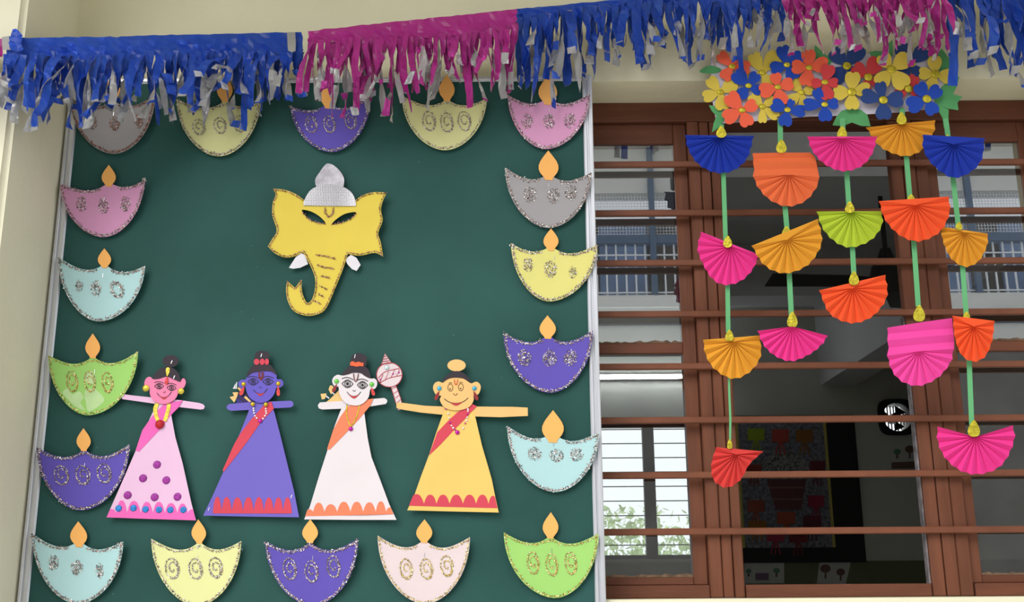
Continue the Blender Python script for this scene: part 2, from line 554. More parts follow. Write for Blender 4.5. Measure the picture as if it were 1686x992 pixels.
# fluorescent tube
M_TUBE = bpy.data.materials.new('lit_tube')
M_TUBE.use_nodes = True
_b = M_TUBE.node_tree.nodes['Principled BSDF']
_b.inputs['Base Color'].default_value = (0.9, 0.9, 0.9, 1)
_b.inputs['Emission Color'].default_value = (0.93, 0.97, 1.0, 1)
_b.inputs['Emission Strength'].default_value = 17.0
M_FIX = mat('white_enamel', (0.7, 0.7, 0.7), 0.4)
tz = Z_(1060, 620, RY1 - 0.05)
tl = empty('tube_light', (0.9, RY1 - 0.03, tz), 'lit white fluorescent tube above the bright back window', 'lamp')
box('batten', 0.28, 1.52, RY1 - 0.035, RY1, tz - 0.018, tz + 0.018, M_FIX, tl)
def cyl(name, a, b, r, m, parent=None, seg=14, r2=None, smooth=True, cap=True):
    a, b = Vector(a), Vector(b)
    d = (b - a).normalized()
    u = d.orthogonal().normalized()
    w = d.cross(u)
    r2 = r if r2 is None else r2
    V, F = [], []
    for c, rr in ((a, r), (b, r2)):
        for k in range(seg):
            t = 2 * PI * k / seg
            V.append(c + (u * math.cos(t) + w * math.sin(t)) * rr)
    F = [(k, (k + 1) % seg, seg + (k + 1) % seg, seg + k) for k in range(seg)]
    if cap:
        F += [tuple(reversed(range(seg))), tuple(range(seg, 2 * seg))]
    return link_mesh(name, V, F, m, parent)
cyl('tube', (0.32, RY1 - 0.052, tz), (1.48, RY1 - 0.052, tz), 0.013, M_TUBE, tl)
for xx in (0.29, 1.48):
    box('end_holder', xx, xx + 0.03, RY1 - 0.07, RY1 - 0.0355, tz - 0.016, tz + 0.016, M_FIX, tl)

fill_tube = empty('tube_light', (1.6, RY0 + 0.03, 3.1), 'lit white fluorescent tube inside the classroom above the barred window', 'lamp')  # added lamp, out of view, lifts the classroom's brightness
box('batten', 1.0, 2.2, RY0, RY0 + 0.035, 3.082, 3.118, M_FIX, fill_tube)
cyl('tube', (1.03, RY0 + 0.052, 3.1), (2.17, RY0 + 0.052, 3.1), 0.013, M_TUBE, fill_tube)
for xx in (1.0, 2.17):
    box('end_holder', xx, xx + 0.03, RY0 + 0.0355, RY0 + 0.07, 3.084, 3.116, M_FIX, fill_tube)

# exhaust fan in the back wall
ef = empty('exhaust_fan', (FANC.x, RY1, FANC.z - 0.14), 'black exhaust fan in the dark back wall with daylight between its blades', 'fan')
def ring_plate(name, c, r_in, half, y0, y1, m, par, seg=32, power=4.0):
    V, F = [], []
    for y in (y0, y1):
        for k in range(seg):
            t = 2 * PI * k / seg
            V.append((c.x + r_in * math.cos(t), y, c.z + r_in * math.sin(t)))
        for k in range(seg):
            t = 2 * PI * k / seg
            q = half / ((abs(math.cos(t)) ** power + abs(math.sin(t)) ** power) ** (1 / power))
            V.append((c.x + q * math.cos(t), y, c.z + q * math.sin(t)))
    for k in range(seg):
        j = (k + 1) % seg
        F += [(k, j, seg + j, seg + k), (2 * seg + j, 2 * seg + k, 3 * seg + k, 3 * seg + j),
              (j, k, 2 * seg + k, 2 * seg + j), (seg + k, seg + j, 3 * seg + j, 3 * seg + k)]
    return link_mesh(name, V, F, m, par)
ring_plate('housing', FANC, 0.103, 0.132, RY1 - 0.03, RY1 + 0.06, M_BLACK, ef)
cyl('motor', (FANC.x, RY1 - 0.02, FANC.z), (FANC.x, RY1 + 0.10, FANC.z), 0.036, M_BLACK, ef)
for k in range(3):
    a0 = math.radians(52 + 120 * k)
    V, F = [], []
    for i, (rr, hw) in enumerate(((0.03, 0.20), (0.06, 0.42), (0.098, 0.50))):
        for s in (-1, 1):
            a = a0 + s * hw
            for dy in (0.0, 0.003):
                V.append((FANC.x + rr * math.cos(a), RY1 + 0.035 + s * 0.008 + dy, FANC.z + rr * math.sin(a)))
    for i in range(2):
        b = i * 4
        F += [(b, b + 2, b + 6, b + 4), (b + 1, b + 5, b + 7, b + 3), (b, b + 4, b + 5, b + 1), (b + 2, b + 3, b + 7, b + 6)]
    link_mesh('blade', V, F, M_BLACK, ef)
for k in range(-4, 5):
    x = FANC.x + k * 0.023
    h = math.sqrt(max(0.0, 0.1025 ** 2 - (k * 0.023) ** 2))
    box('louvre_rod', x - 0.004, x + 0.004, RY1 + 0.10, RY1 + 0.108, FANC.z - h, FANC.z + h, M_STEEL, ef)
cyl('mounting_arm', (FANC.x - 0.10, RY1 + 0.085, FANC.z - 0.03), (FANC.x + 0.10, RY1 + 0.085, FANC.z + 0.03), 0.006, M_BLACK, ef)

# ceiling fan
CF = P(1462, 458, 2.75)
cf = empty('ceiling_fan', (CF.x, 2.75, RZ1), 'dark ceiling fan hanging in the dim classroom', 'fan')
M_DFAN = mat('dark_brown_enamel', (0.03, 0.027, 0.025), 0.4)
cyl('downrod', (CF.x, 2.75, CF.z), (CF.x, 2.75, RZ1), 0.012, M_DFAN, cf)
cyl('canopy', (CF.x, 2.75, RZ1 - 0.07), (CF.x, 2.75, RZ1), 0.035, M_DFAN, cf, r2=0.06)
cyl('rod_cup', (CF.x, 2.75, CF.z + 0.08), (CF.x, 2.75, CF.z + 0.15), 0.05, M_DFAN, cf, r2=0.025)
cyl('motor', (CF.x, 2.75, CF.z - 0.05), (CF.x, 2.75, CF.z + 0.06), 0.10, M_DFAN, cf, seg=20, r2=0.075)
for k in range(3):
    a = math.radians(184 + 120 * k)
    d = Vector((math.cos(a), math.sin(a), 0)); w = Vector((-d.y, d.x, 0))
    c0 = Vector((CF.x, 2.75, CF.z - 0.02))
    V = []
    for rr, hw in ((0.09, 0.025), (0.2, 0.055), (0.60, 0.07)):
        for s in (-1, 1):
            for dz in (0, 0.005):
                V.append(c0 + d * rr + w * hw * s + Vector((0, 0, s * 0.012 + dz)))
    F = []
    for i in range(2):
        b = i * 4
        F += [(b, b + 2, b + 6, b + 4), (b + 1, b + 5, b + 7, b + 3), (b, b + 4, b + 5, b + 1), (b + 2, b + 3, b + 7, b + 6)]
    F += [(8, 10, 11, 9)]
    link_mesh('blade', V, F, M_DFAN, cf)

# black board on the back wall with a decorated sheet, and wall charts
YB = RY1 - 0.02
def rect_px(name, x0, y0, x1, y1, Y, th, m, par=None, origin=None, skew=0):
    a, b = P(x0, y1, Y), P(x1, y0, Y)
    return box(name, a.x, b.x, Y - th, Y, a.z, b.z, m, par, origin=origin)
a, b = P(1210, 928, YB), P(1406, 684, YB)
cb = empty('chalkboard', ((a.x + b.x) / 2, RY1, a.z), 'black board on the dim back wall carrying a decorated sheet', 'board')
box('board_panel', a.x, b.x, YB, RY1 - 0.006, a.z, b.z, M_BLACK, cb)
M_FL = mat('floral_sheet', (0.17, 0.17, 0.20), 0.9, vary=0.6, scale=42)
a2, b2 = P(1222, 903, YB - 0.001), P(1359, 693, YB - 0.001)
ds = empty('decorated_sheet', ((a2.x + b2.x) / 2, YB - 0.002, a2.z), 'speckled sheet with flowerpot cut-out and bright cards on the black board', 'poster')
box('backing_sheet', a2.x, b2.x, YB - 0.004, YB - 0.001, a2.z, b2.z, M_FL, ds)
M_YB = mat('dull_yellow_border', (0.45, 0.38, 0.10), 0.8)
box('border_strip', b2.x - 0.02, b2.x, YB - 0.007, YB - 0.0045, a2.z, b2.z, M_YB, ds)
box('border_strip', a2.x, a2.x + 0.02, YB - 0.007, YB - 0.0045, a2.z, b2.z, M_YB, ds)
sh = Sheet(ds, YB - 0.008)
F3 = lambda pts: [(1210 + x / 4.314, 690 + y / 4.313) for x, y in pts]
M_POT = mat('maroon_card', (0.13, 0.045, 0.05), 0.8)
M_SPK = mat('seeded_dome', (0.20, 0.20, 0.20), 0.9, vary=0.9, scale=75)
sh.paper('flowerpot', F3([(225, 430), (505, 430), (470, 645), (288, 645)]), 0.003, M_POT)
sh.line('pot_band', [F3([(245, 490), (490, 490)]), F3([(260, 572), (480, 572)])], 2.0, 0.0045, mat('brown_band', (0.25, 0.14, 0.10)))
sh.paper('seed_dome', spline(F3([(195, 390), (215, 300), (290, 240), (360, 225), (440, 250), (510, 310), (525, 390), (480, 428), (250, 428)])), 0.001, M_SPK)
cards = [((90, 70, 208, 155), (0.42, 0.55, 0.03)), ((262, 75, 382, 165), (0.65, 0.10, 0.07)), ((432, 80, 552, 165), (0.40, 0.17, 0.03)),
         ((85, 325, 188, 385), (0.35, 0.06, 0.04)), ((530, 300, 640, 385), (0.22, 0.04, 0.05)), ((88, 580, 208, 662), (0.42, 0.10, 0.06)),
         ((518, 545, 632, 628), (0.42, 0.04, 0.09)), ((95, 725, 222, 775), (0.45, 0.20, 0.03)), ((298, 662, 428, 750), (0.50, 0.11, 0.05)),
         ((485, 690, 612, 775), (0.17, 0.04, 0.06)), ((225, 818, 350, 872), (0.48, 0.06, 0.11)), ((382, 815, 512, 880), (0.28, 0.04, 0.05))]
for i, ((x0, y0, x1, y1), c) in enumerate(cards):
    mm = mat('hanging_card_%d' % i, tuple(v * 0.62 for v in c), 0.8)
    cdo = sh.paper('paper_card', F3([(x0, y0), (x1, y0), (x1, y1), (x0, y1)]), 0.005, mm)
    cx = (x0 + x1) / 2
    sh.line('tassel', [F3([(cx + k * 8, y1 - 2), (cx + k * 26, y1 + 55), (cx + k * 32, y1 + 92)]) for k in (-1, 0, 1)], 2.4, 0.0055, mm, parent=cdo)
M_CH = mat('chart_paper', (0.50, 0.50, 0.48), 0.8)
M_TR, M_BR = mat('printed_green', (0.10, 0.22, 0.16), 0.8), mat('printed_brown', (0.16, 0.09, 0.07), 0.8)
def chart(pts, label, draws):
    loc = P(sum(p[0] for p in pts) / 4, max(p[1] for p in pts), RY1 - 0.006)
    r = empty('wall_chart', loc, label, 'poster')
    s_ = Sheet(r, RY1 - 0.006)
    s_.paper('sheet', pts, 0.002, M_CH)
    for nm, d, mm in draws:
        s_.paper(nm, d, 0.003, mm)
C5 = lambda pts: [(1200 + x / 2.989, 660 + y / 2.989) for x, y in pts]
def treelet(cx, cy, r, m2=M_TR):
    return [('printed_crown', C5(ellipse(cx, cy, r, r * 0.8, 12)), m2), ('printed_trunk', C5([(cx - 4, cy + r * 0.7), (cx + 4, cy + r * 0.7), (cx + 5, cy + r * 1.9), (cx - 5, cy + r * 1.9)]), M_BR)]
chart(C5([(75, 768), (271, 770), (273, 900), (78, 902)]), 'pale wall chart of trees and a house, straight, under the black board',
      treelet(97, 840, 14) + treelet(234, 838, 16) + [('printed_house', C5([(130, 850), (196, 850), (196, 885), (130, 885)]), mat('printed_violet', (0.2, 0.13, 0.2)))])
chart(C5([(450, 760), (600, 797), (575, 905), (432, 900)]), 'pale wall chart with two trees pinned askew on the dado',
      treelet(475, 828, 26, M_BR) + treelet(550, 845, 22, M_BR))
chart(C5([(788, 190), (915, 186), (922, 340), (795, 340)]), 'dim wall chart below the exhaust fan',
      treelet(828, 252, 18) + treelet(890, 240, 24, M_BR) + [('printed_block', C5([(800, 305), (918, 300), (918, 335), (800, 337)]), M_BR)])

# ---- what the panes mirror: the building across the yard
YO = -10.0
YM = 2 * YG - YO
oz = lambda py: P(1050, py, YM).z
M_CRM = mat('pale_facade_paint', (0.74, 0.74, 0.70), 0.9, vary=0.06, scale=1.5)
M_BLUE = mat('blue_grey_steel', (0.10, 0.15, 0.24), 0.5, vary=0.1)
M_WHT = mat('white_railing_paint', (0.82, 0.83, 0.86), 0.5)
M_CURT = mat('blue_shutters', (0.20, 0.28, 0.46), 0.8, vary=0.25, scale=3)
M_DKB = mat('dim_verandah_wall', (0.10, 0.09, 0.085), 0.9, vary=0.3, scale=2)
M_LOW = mat('ground_floor_wall', (0.17, 0.16, 0.15), 0.9, vary=0.25, scale=1.5)  # shade of the lower storey is put into this dark colour
ob = empty('opposite_building', (4.0, YO, 0.0), 'pale two storey building with blue beam and white railings mirrored in the panes', 'building')
BX0, BX1 = -2.2, 9.5
def ob_box(name, x0, x1, d0, d1, za, zb, m):
    return box(name, x0, x1, YO - d1, YO - d0, min(za, zb), max(za, zb), m, ob)
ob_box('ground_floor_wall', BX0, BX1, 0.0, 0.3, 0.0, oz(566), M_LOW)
ob_box('parapet', BX0, BX1, -0.05, 0.3, oz(566), oz(488), M_CRM)
ob_box('parapet_band', BX0, BX1, -0.08, -0.05, oz(538), oz(530), M_BLUE)
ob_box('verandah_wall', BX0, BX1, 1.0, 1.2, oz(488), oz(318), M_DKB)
ob_box('upper_wall', BX0, BX1, 0.0, 0.3, oz(318), oz(246), M_CRM)
ob_box('roof_edge', BX0, BX1, -0.35, 0.3, oz(246), oz(205), M_CONC)
ob_box('blue_beam', BX0, BX1, -0.04, 0.10, oz(402), oz(389), M_BLUE)
x = BX0 + 0.2
while x < BX1 - 0.8:
    ob_box('shuttered_window', x, x + 0.62, 0.96, 1.0, oz(470), oz(332), M_CURT)
    x += 1.05
for x in (-2.1, 1.72, 5.62, 9.3):
    ob_box('blue_post', x - 0.035, x + 0.035, -0.06, 0.0, oz(488), oz(246), M_BLUE)
x = BX0 + 0.05
i = 0
while x < BX1:
    ob_box('railing_bar', x - 0.010, x + 0.010, 0.02, 0.04, oz(488), oz(402), M_WHT)
    x += 0.118
for py in (420, 482):
    ob_box('railing_rail', BX0, BX1, 0.0, 0.02, oz(py + 1), oz(py - 1), M_WHT)
V, F = [], []
x = BX0
while x < BX1:
    box_vf(x - 0.003, x + 0.003, YO - 0.055, YO - 0.05, oz(389), oz(318), V, F)
    x += 0.038
for k in range(1, 14):
    z = oz(389) + (oz(318) - oz(389)) * k / 14
    box_vf(BX0, BX1, YO - 0.05, YO - 0.045, z - 0.003, z + 0.003, V, F)
mesh_o = link_mesh('wire_mesh', V, F, M_WHT, ob)
mesh_o['kind'] = 'stuff'
# flood lamp on the parapet
FL = P(1112, 318, YM)
fx = box('flood_lamp', FL.x - 0.10, FL.x + 0.13, YO + 0.25, YO + 0.45, FL.z - 0.07, FL.z + 0.10, M_BLACK, ob, 0.02)
box('lamp_bracket', FL.x - 0.02, FL.x + 0.05, YO + 0.05, YO + 0.3, FL.z - 0.26, FL.z - 0.06, M_BLACK, ob, 0.01)

# tree behind the back window
tr_ = empty('tree', (1.0, 9.0, 0.0), 'leafy tree coloured pale as if washed out by sun beyond the back window', 'tree')
M_LEAF = mat('leaves_paled_as_sunlit', (0.42, 0.52, 0.30), 0.6, vary=0.3, scale=3)  # washed-out sunlight is put into the pale leaf colour
M_BARK = mat('bark', (0.25, 0.2, 0.15), 0.9, vary=0.3)
cyl('trunk', (1.0, 9.0, 0.0), (1.1, 9.0, 1.7), 0.09, M_BARK, tr_, r2=0.05)
V, F = [], []
for _ in range(1500):
    t = random.uniform(0, 2 * PI); u = random.random() ** 0.6; ph = random.uniform(-1, 1)
    c = Vector((1.05 + 1.1 * u * math.cos(t), 9.0 + 0.8 * u * math.sin(t), 1.75 + 0.55 * ph * math.sqrt(1 - u * u * 0.7)))
    a1 = Vector((random.gauss(0, 1), random.gauss(0, 1), random.gauss(0, 1))).normalized() * 0.05
    a2_ = Vector((random.gauss(0, 1), random.gauss(0, 1), random.gauss(0, 1))).normalized() * 0.025
    b = len(V)
    V += [c - a1, c + a2_, c + a1, c - a2_]
    F.append((b, b + 1, b + 2, b + 3))
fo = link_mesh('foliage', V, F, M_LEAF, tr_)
fo['kind'] = 'stuff'

# ================================================================== the green board
BL, BR, BT, BB = -1.0625, 0.1965, 2.692, 1.30
YBD = -0.016
M_FELT = bpy.data.materials.new('green_felt')
M_FELT.use_nodes = True
nt = M_FELT.node_tree
b_ = nt.nodes['Principled BSDF']
b_.inputs['Roughness'].default_value = 0.6
b_.inputs['Specular IOR Level'].default_value = 0.10
tc = nt.nodes.new('ShaderNodeTexCoord')
n1 = nt.nodes.new('ShaderNodeTexNoise'); n1.inputs['Scale'].default_value = 3.0; n1.inputs['Detail'].default_value = 6
n2 = nt.nodes.new('ShaderNodeTexNoise'); n2.inputs['Scale'].default_value = 55.0; n2.inputs['Detail'].default_value = 3
n3 = nt.nodes.new('ShaderNodeTexNoise'); n3.inputs['Scale'].default_value = 600.0
for n_ in (n1, n2, n3): nt.links.new(tc.outputs['Object'], n_.inputs['Vector'])
r1 = nt.nodes.new('ShaderNodeValToRGB')
r1.color_ramp.elements[0].position = 0.3; r1.color_ramp.elements[0].color = (*S(45, 88, 81, 0.66), 1)
r1.color_ramp.elements[1].position = 0.75; r1.color_ramp.elements[1].color = (*S(60, 104, 100, 0.68), 1)
nt.links.new(n1.outputs['Fac'], r1.inputs['Fac'])
r2 = nt.nodes.new('ShaderNodeValToRGB')
r2.color_ramp.elements[0].position = 0.735; r2.color_ramp.elements[0].color = (0, 0, 0, 1)
r2.color_ramp.elements[1].position = 0.80; r2.color_ramp.elements[1].color = (0.55, 0.55, 0.55, 1)
nt.links.new(n2.outputs['Fac'], r2.inputs['Fac'])
mxx = nt.nodes.new('ShaderNodeMix'); mxx.data_type = 'RGBA'
nt.links.new(r2.outputs['Color'], mxx.inputs[0])
nt.links.new(r1.outputs['Color'], mxx.inputs[6])
mxx.inputs[7].default_value = (*S(160, 185, 178), 1)
nt.links.new(mxx.outputs[2], b_.inputs['Base Color'])
bp = nt.nodes.new('ShaderNodeBump'); bp.inputs['Strength'].default_value = 0.25; bp.inputs['Distance'].default_value = 0.002
nt.links.new(n3.outputs['Fac'], bp.inputs['Height']); nt.links.new(bp.outputs['Normal'], b_.inputs['Normal'])
M_ALU = mat('aluminium_rail', (0.62, 0.63, 0.68), 0.38, 0.55, vary=0.12, scale=25, stretch=(6, 6, 0.4))
bd = empty('notice_board', ((BL + BR) / 2, 0, BB), 'green felt notice board with aluminium frame on the cream wall', 'board')
FWD_ = 0.0235
box('felt_panel', BL + FWD_ - 0.004, BR - FWD_ + 0.004, YBD, -0.001, BB + 0.01, BT - 0.014, M_FELT, bd)
def rail(name, x0, x1, z0, z1, vert):
    """channel section: two raised lips with a shallow groove"""
    r = box(name, x0, x1, -0.019, -0.001, z0, z1, M_ALU, bd, 0.0015)
    if vert:
        for a, b in ((x0 + 0.001, x0 + 0.008), (x0 + 0.0125, x1 - 0.001)):
            box('rail_lip', a, b, -0.0225, -0.019, z0, z1, M_ALU, r, 0.001)
    else:
        box('rail_lip', x0, x1, -0.0225, -0.019, z0 + 0.003, z1 - 0.003, M_ALU, r, 0.001)
rail('frame_rail', BL, BL + FWD_, BB, BT, True)
rail('frame_rail', BR - FWD_, BR, BB, BT, True)
rail('frame_rail', BL + FWD_, BR - FWD_, BT - 0.014, BT, False)
rail('frame_rail', BL + FWD_, BR - FWD_, BB, BB + 0.014, False)
YPAP = -0.0245                    # papers lie just in front of the frame lips

# ================================================================== paper oil lamps
M_FLAME = paper_mat('flame_orange', 255, 186, 104, 0.82)
PAP = {'aqua': paper_mat('aqua', 190, 230, 233), 'yellow': paper_mat('yellow', 243, 243, 172), 'purple': paper_mat('violet', 104, 88, 190),
       'blush': paper_mat('blush', 243, 224, 226), 'green': paper_mat('leaf_green', 172, 226, 122), 'pink': paper_mat('rose', 232, 165, 208),
       'grey': paper_mat('grey', 172, 168, 172), 'butter': paper_mat('butter', 240, 232, 138), 'cream': paper_mat('cream_yellow', 232, 230, 165)}
M_STAPLE = mat('staple_steel', (0.7, 0.7, 0.72), 0.3, 0.9)

def diya(label, colour, L, R, B, flame, marks, glit, kind, gw=1.6):
    """L, R tips, B bottom of the bowl; flame = (cx, top, base, width); marks = 3 (x, y, rx, ry)"""
    base = P(B[0], B[1], YPAP)
    root = empty('paper_oil_lamp', base, label, 'paper lamp', 'paper oil lamps around the green board')
    a, b = P(L[0], L[1], YPAP), P(R[0], R[1], YPAP)
    xc, hw = (a.x + b.x) / 2, (b.x - a.x) / 2
    cl, cr_ = random.uniform(0.002, 0.006), random.uniform(0.004, 0.010)
    tl_ = random.uniform(-0.001, 0.003)
    def warp(x, z):
        u = (x - xc) / hw
        v = (z - base.z) / 0.14
        return -0.0008 - (cl if u < 0 else cr_) * abs(u) ** 2.2 - max(0.0, tl_ * v * v)
    s = Sheet(root, YPAP, warp)
    diya.sheet = s
    fx, ft, fb, fw = flame
    cx = (L[0] + R[0]) / 2
    # bump of the rim under the flame, sag either side
    def rim(t):
        x = L[0] + (R[0] - L[0]) * t
        y = L[1] + (R[1] - L[1]) * t
        dep = (B[1] - y)
        tm = (fx - L[0]) / (R[0] - L[0])
        d = min(abs(t - tm) / max(tm, 1 - tm), 1.0)
        sag = 0.145 * math.sin(PI * min(1.0, d) ** 0.8) + 0.035 * (1 - d) * (d < 1)
        return (x, y + dep * sag)
    top = [rim(i / 28) for i in range(29)]
    bowl = []
    for i in range(1, 40):
        th = PI * i / 40
        c = math.cos(th)
        f = math.sin(th)
        w = max(0.0, (1 - f * f)) ** 0.545 * (1 if c > 0 else -1)
        tipx = R[0] if c > 0 else L[0]
        tipy = R[1] if c > 0 else L[1]
        bowl.append((B[0] + (tipx - B[0]) * abs(w), tipy + (B[1] - tipy) * f))
    out = top + bowl
    bo = s.paper('bowl', out, 0.001, PAP[colour], grid=0.018)
    fo_ = []
    h = fb - ft
    lean = random.uniform(-1.5, 1.5)
    for i in range(25):
        t = i / 24
        a_ = -PI / 2 + 2 * PI * t
        ww = math.cos(a_)
        yy = math.sin(a_)
        v = (yy + 1) / 2                     # 0 top, 1 bottom
        half = fw / 2 * (math.sin(PI * v ** 1.25) ** 0.85 if 0 < v < 1 else 0)
        if v > 0.9:
            half = max(half, fw * 0.20)
        fo_.append((fx + lean * (1 - v) + (half if ww >= 0 else -half), ft + h * v))
    fo_ = [p for i, p in enumerate(fo_) if i == 0 or math.hypot(p[0] - fo_[i - 1][0], p[1] - fo_[i - 1][1]) > 0.3]
    if math.hypot(fo_[0][0] - fo_[-1][0], fo_[0][1] - fo_[-1][1]) < 0.3: fo_.pop()
    s.paper('flame', fo_, 0.0022, M_FLAME)
    # glitter trimming
    ins = []
    n = len(out)
    for i, (x, y) in enumerate(out):
        q0, q1 = out[i - 1], out[(i + 1) % n]
        dx, dy = q1[0] - q0[0], q1[1] - q0[1]
        l = math.hypot(dx, dy) or 1
        k = 2.6
        ins.append((x - dy / l * k, y + dx / l * k))
    ins = [p for p in ins if not (abs(p[0] - fx) < fw * 0.46 and p[1] < fb + 2)]
    pts = []
    for p, q in zip(ins, ins[1:] + ins[:1]):
        if math.hypot(p[0] - q[0], p[1] - q[1]) < 14:
            pts += along([p, q], 0.42 if gw > 1.3 else 0.75, gw * 0.75)
    s.flakes('glitter_rim', pts, 0.0012, glit)
    for (mx_, my, rx, ry) in marks:
        if kind == 'blob':
            q = []
            for _ in range(int(rx * ry * 1.15)):
                a_ = random.uniform(0, 2 * PI); u = random.random() ** 0.55
                q.append((mx_ + rx * u * math.cos(a_), my + ry * u * math.sin(a_)))
            s.flakes('glitter_dot', q, 0.0012, glit)
        elif kind == 'ring':
            q = along([(mx_ + rx * math.cos(a_), my + ry * math.sin(a_)) for a_ in [2 * PI * i / 20 for i in range(21)]], 0.35, 1.6)
            s.flakes('glitter_ring', q, 0.0012, glit)
        else:
            sp = []
            tn = 2.25
            ph0 = random.uniform(0, 1.5)
            for i in range(46):
                t = i / 45
                rr = 0.14 + 0.86 * min(1.0, t * 1.7) ** 0.9 if t < 0.59 else 1.0 - 0.04 * (t > 0.8)
                a_ = ph0 + 2 * PI * tn * t
                sp.append((mx_ + rx * rr * math.cos(a_) + 1.5 * math.sin(a_), my + ry * rr * math.sin(a_)))
            s.flakes('glitter_spiral', along(sp, 0.55, 0.55), 0.0012, glit, size=1.7)
    st = P((L[0] + R[0]) / 2 + 1, B[1] - (B[1] - L[1]) * 0.72, YPAP)
    yy = YPAP - 0.0016 + warp(st.x, st.z)
    box('staple', st.x - 0.0004, st.x + 0.0004, yy - 0.0007, yy + 0.0003, st.z - 0.005, st.z + 0.004, M_STAPLE, root)
    return root

def m3(a, rx, ry): return [(x, y, rx, ry) for x, y in a]
diya('rose pink paper lamp with solid glitter dots, above the grey lamp by the window', 'pink', (836, 157), (971, 158), (899, 246), (902, 126, 174, 31),
     m3([(868, 201), (904, 201), (938, 200)], 9.5, 12.5), G_SILVER, 'blob')
diya('grey paper lamp with silver glitter dots, fully visible beside the window', 'grey', (831.5, 278), (973.5, 286), (904, 376), (903.5, 249, 298, 33),
     m3([(873, 322), (911, 323), (940, 319)], 10.5, 13), G_SILVER, 'blob')
diya('butter yellow paper lamp with silver glitter dots below the grey lamp', 'butter', (841, 397), (983, 405), (904, 497), (907, 377, 414, 25),
     [(869, 437, 8.5, 12), (906, 444, 10.5, 14), (943, 449, 6, 10)], G_SILVER, 'blob')
diya('purple paper lamp with solid silver dots beside the yellow doll\'s outstretched arm', 'purple', (829, 548.5), (976, 546), (906, 647.5), (902, 520, 559, 27),
     m3([(863, 590), (905, 591), (939, 590)], 11.5, 13.5), G_SILVER, 'blob')
diya('pale aqua paper lamp with large flame, below the purple lamp beside the window', 'aqua', (835, 702), (985.5, 714), (914, 811), (910, 676, 730, 36),
     m3([(880.5, 748), (916, 751), (949, 749.5)], 11.5, 11), G_SILVER, 'blob')
diya('light green paper lamp with gold spirals, in the bottom corner beside the window', 'green', (829.5, 876), (985, 879.5), (914, 985.5), (906, 844, 888, 26),
     m3([(878, 928), (908.5, 931), (940, 928.5)], 9.5, 18.5), G_GOLD, 'spiral', 1.2)
diya('lemon yellow paper lamp with thin spirals, under the pink and purple dolls', 'yellow', (251, 888), (399, 887), (325, 998), (329, 856, 896, 24),
     m3([(285, 937), (323, 938), (356, 936)], 11, 17), G_SILVER, 'spiral', 1.2)
diya('purple paper lamp with spirals in the bottom row, under the white-robed doll', 'purple', (438, 888.5), (591, 888.5), (515, 998), (511, 856, 895, 26),
     m3([(478, 938), (513.5, 942), (550, 934)], 10.5, 18), G_SILVER, 'spiral')
diya('blush white paper lamp with gold spirals, under the white and yellow dolls', 'blush', (622.5, 883), (774, 885), (700, 995), (698.5, 856, 895, 26.5),
     m3([(669, 938), (702.5, 938), (736, 933)], 10, 17), G_GOLD, 'spiral', 1.2)
diya('pale aqua paper lamp with glitter dots in the bottom corner beside the lemon yellow lamp', 'aqua', (54.5, 879), (205, 891), (128, 995), (131, 859, 902, 28),
     [(89, 927, 9, 13), (127.5, 935, 10, 13), (165, 941, 6.5, 13)], G_SILVER, 'blob')
diya('purple paper lamp with spirals touching the pink doll\'s skirt', 'purple', (62.5, 737.5), (216, 733), (133, 841), (139, 706, 744, 23.5),
     m3([(102.5, 783.5), (137.5, 783.5), (173, 780.5)], 11.5, 16), G_SILVER, 'spiral')
gd = diya('light green paper lamp with white smudge beside the pink doll\'s arm', 'green', (81, 584), (230, 581), (145, 684.5), (153.5, 550, 591, 24.5),
     m3([(120, 629), (149, 630), (178, 631)], 9, 17), G_GOLD, 'spiral', 1.3)
M_SMUDGE = mat('white_smudge', S(204, 236, 172), 0.8, vary=0.10)
for q in ([(104, 648), (112, 640), (120, 650), (131, 645), (138, 655), (133, 664), (140, 676), (122, 668), (113, 658)], [(140, 618), (150, 612), (158, 622), (152, 634), (143, 630)],
          [(140, 646), (152, 640), (165, 648), (172, 660), (160, 672), (146, 678), (142, 664)]):
    diya.sheet.paper('white_smudge', spline(q, True, 4), 0.0012, M_SMUDGE, thick=0.0002)
diya('aqua paper lamp with two glitter dots and a ring, below the rose lamp', 'aqua', (97.5, 424.5), (241, 436), (163, 530), (173, 410, 442.5, 22),
     [(131.5, 472, 6, 10), (158.5, 476, 8.5, 14)], G_SILVER, 'blob')
# its third mark is an open ring
_s = diya.sheet
_s.flakes('glitter_ring', along([(194 + 9 * math.cos(a_) + 2 * math.sin(a_), 478 + 11.5 * math.sin(a_)) for a_ in [2 * PI * i / 20 for i in range(21)]], 0.3, 1.6), 0.0012, G_SILVER)
diya('rose pink paper lamp with glitter dots beside the cream side wall', 'pink', (101, 304.5), (242, 290), (171, 391), (180, 273, 309, 23.5),
     m3([(135.5, 337), (171, 340), (208, 338)], 9, 12.5), G_SILVER, 'blob')
diya('dim grey paper lamp mostly behind the blue foil fringe', 'grey', (117, 163), (257, 160), (188, 254), (187, 126, 172, 26),
     [(152, 203, 9, 12), (190, 205, 9, 12), (229.5, 201, 9, 12)], G_BROWN, 'blob')
diya('cream yellow paper lamp half behind the blue foil fringe', 'cream', (292, 165), (432, 160), (361, 258), (371, 124, 170, 26),
     m3([(328, 211), (363, 208), (396, 206)], 10, 13), G_SILVER, 'spiral')
diya('purple paper lamp behind the magenta foil fringe above the elephant head', 'purple', (479, 172), (612, 160), (546, 251), (540, 135, 180, 24),
     m3([(513, 206), (543, 206), (578, 201)], 9.5, 13.5), G_SILVER, 'spiral')
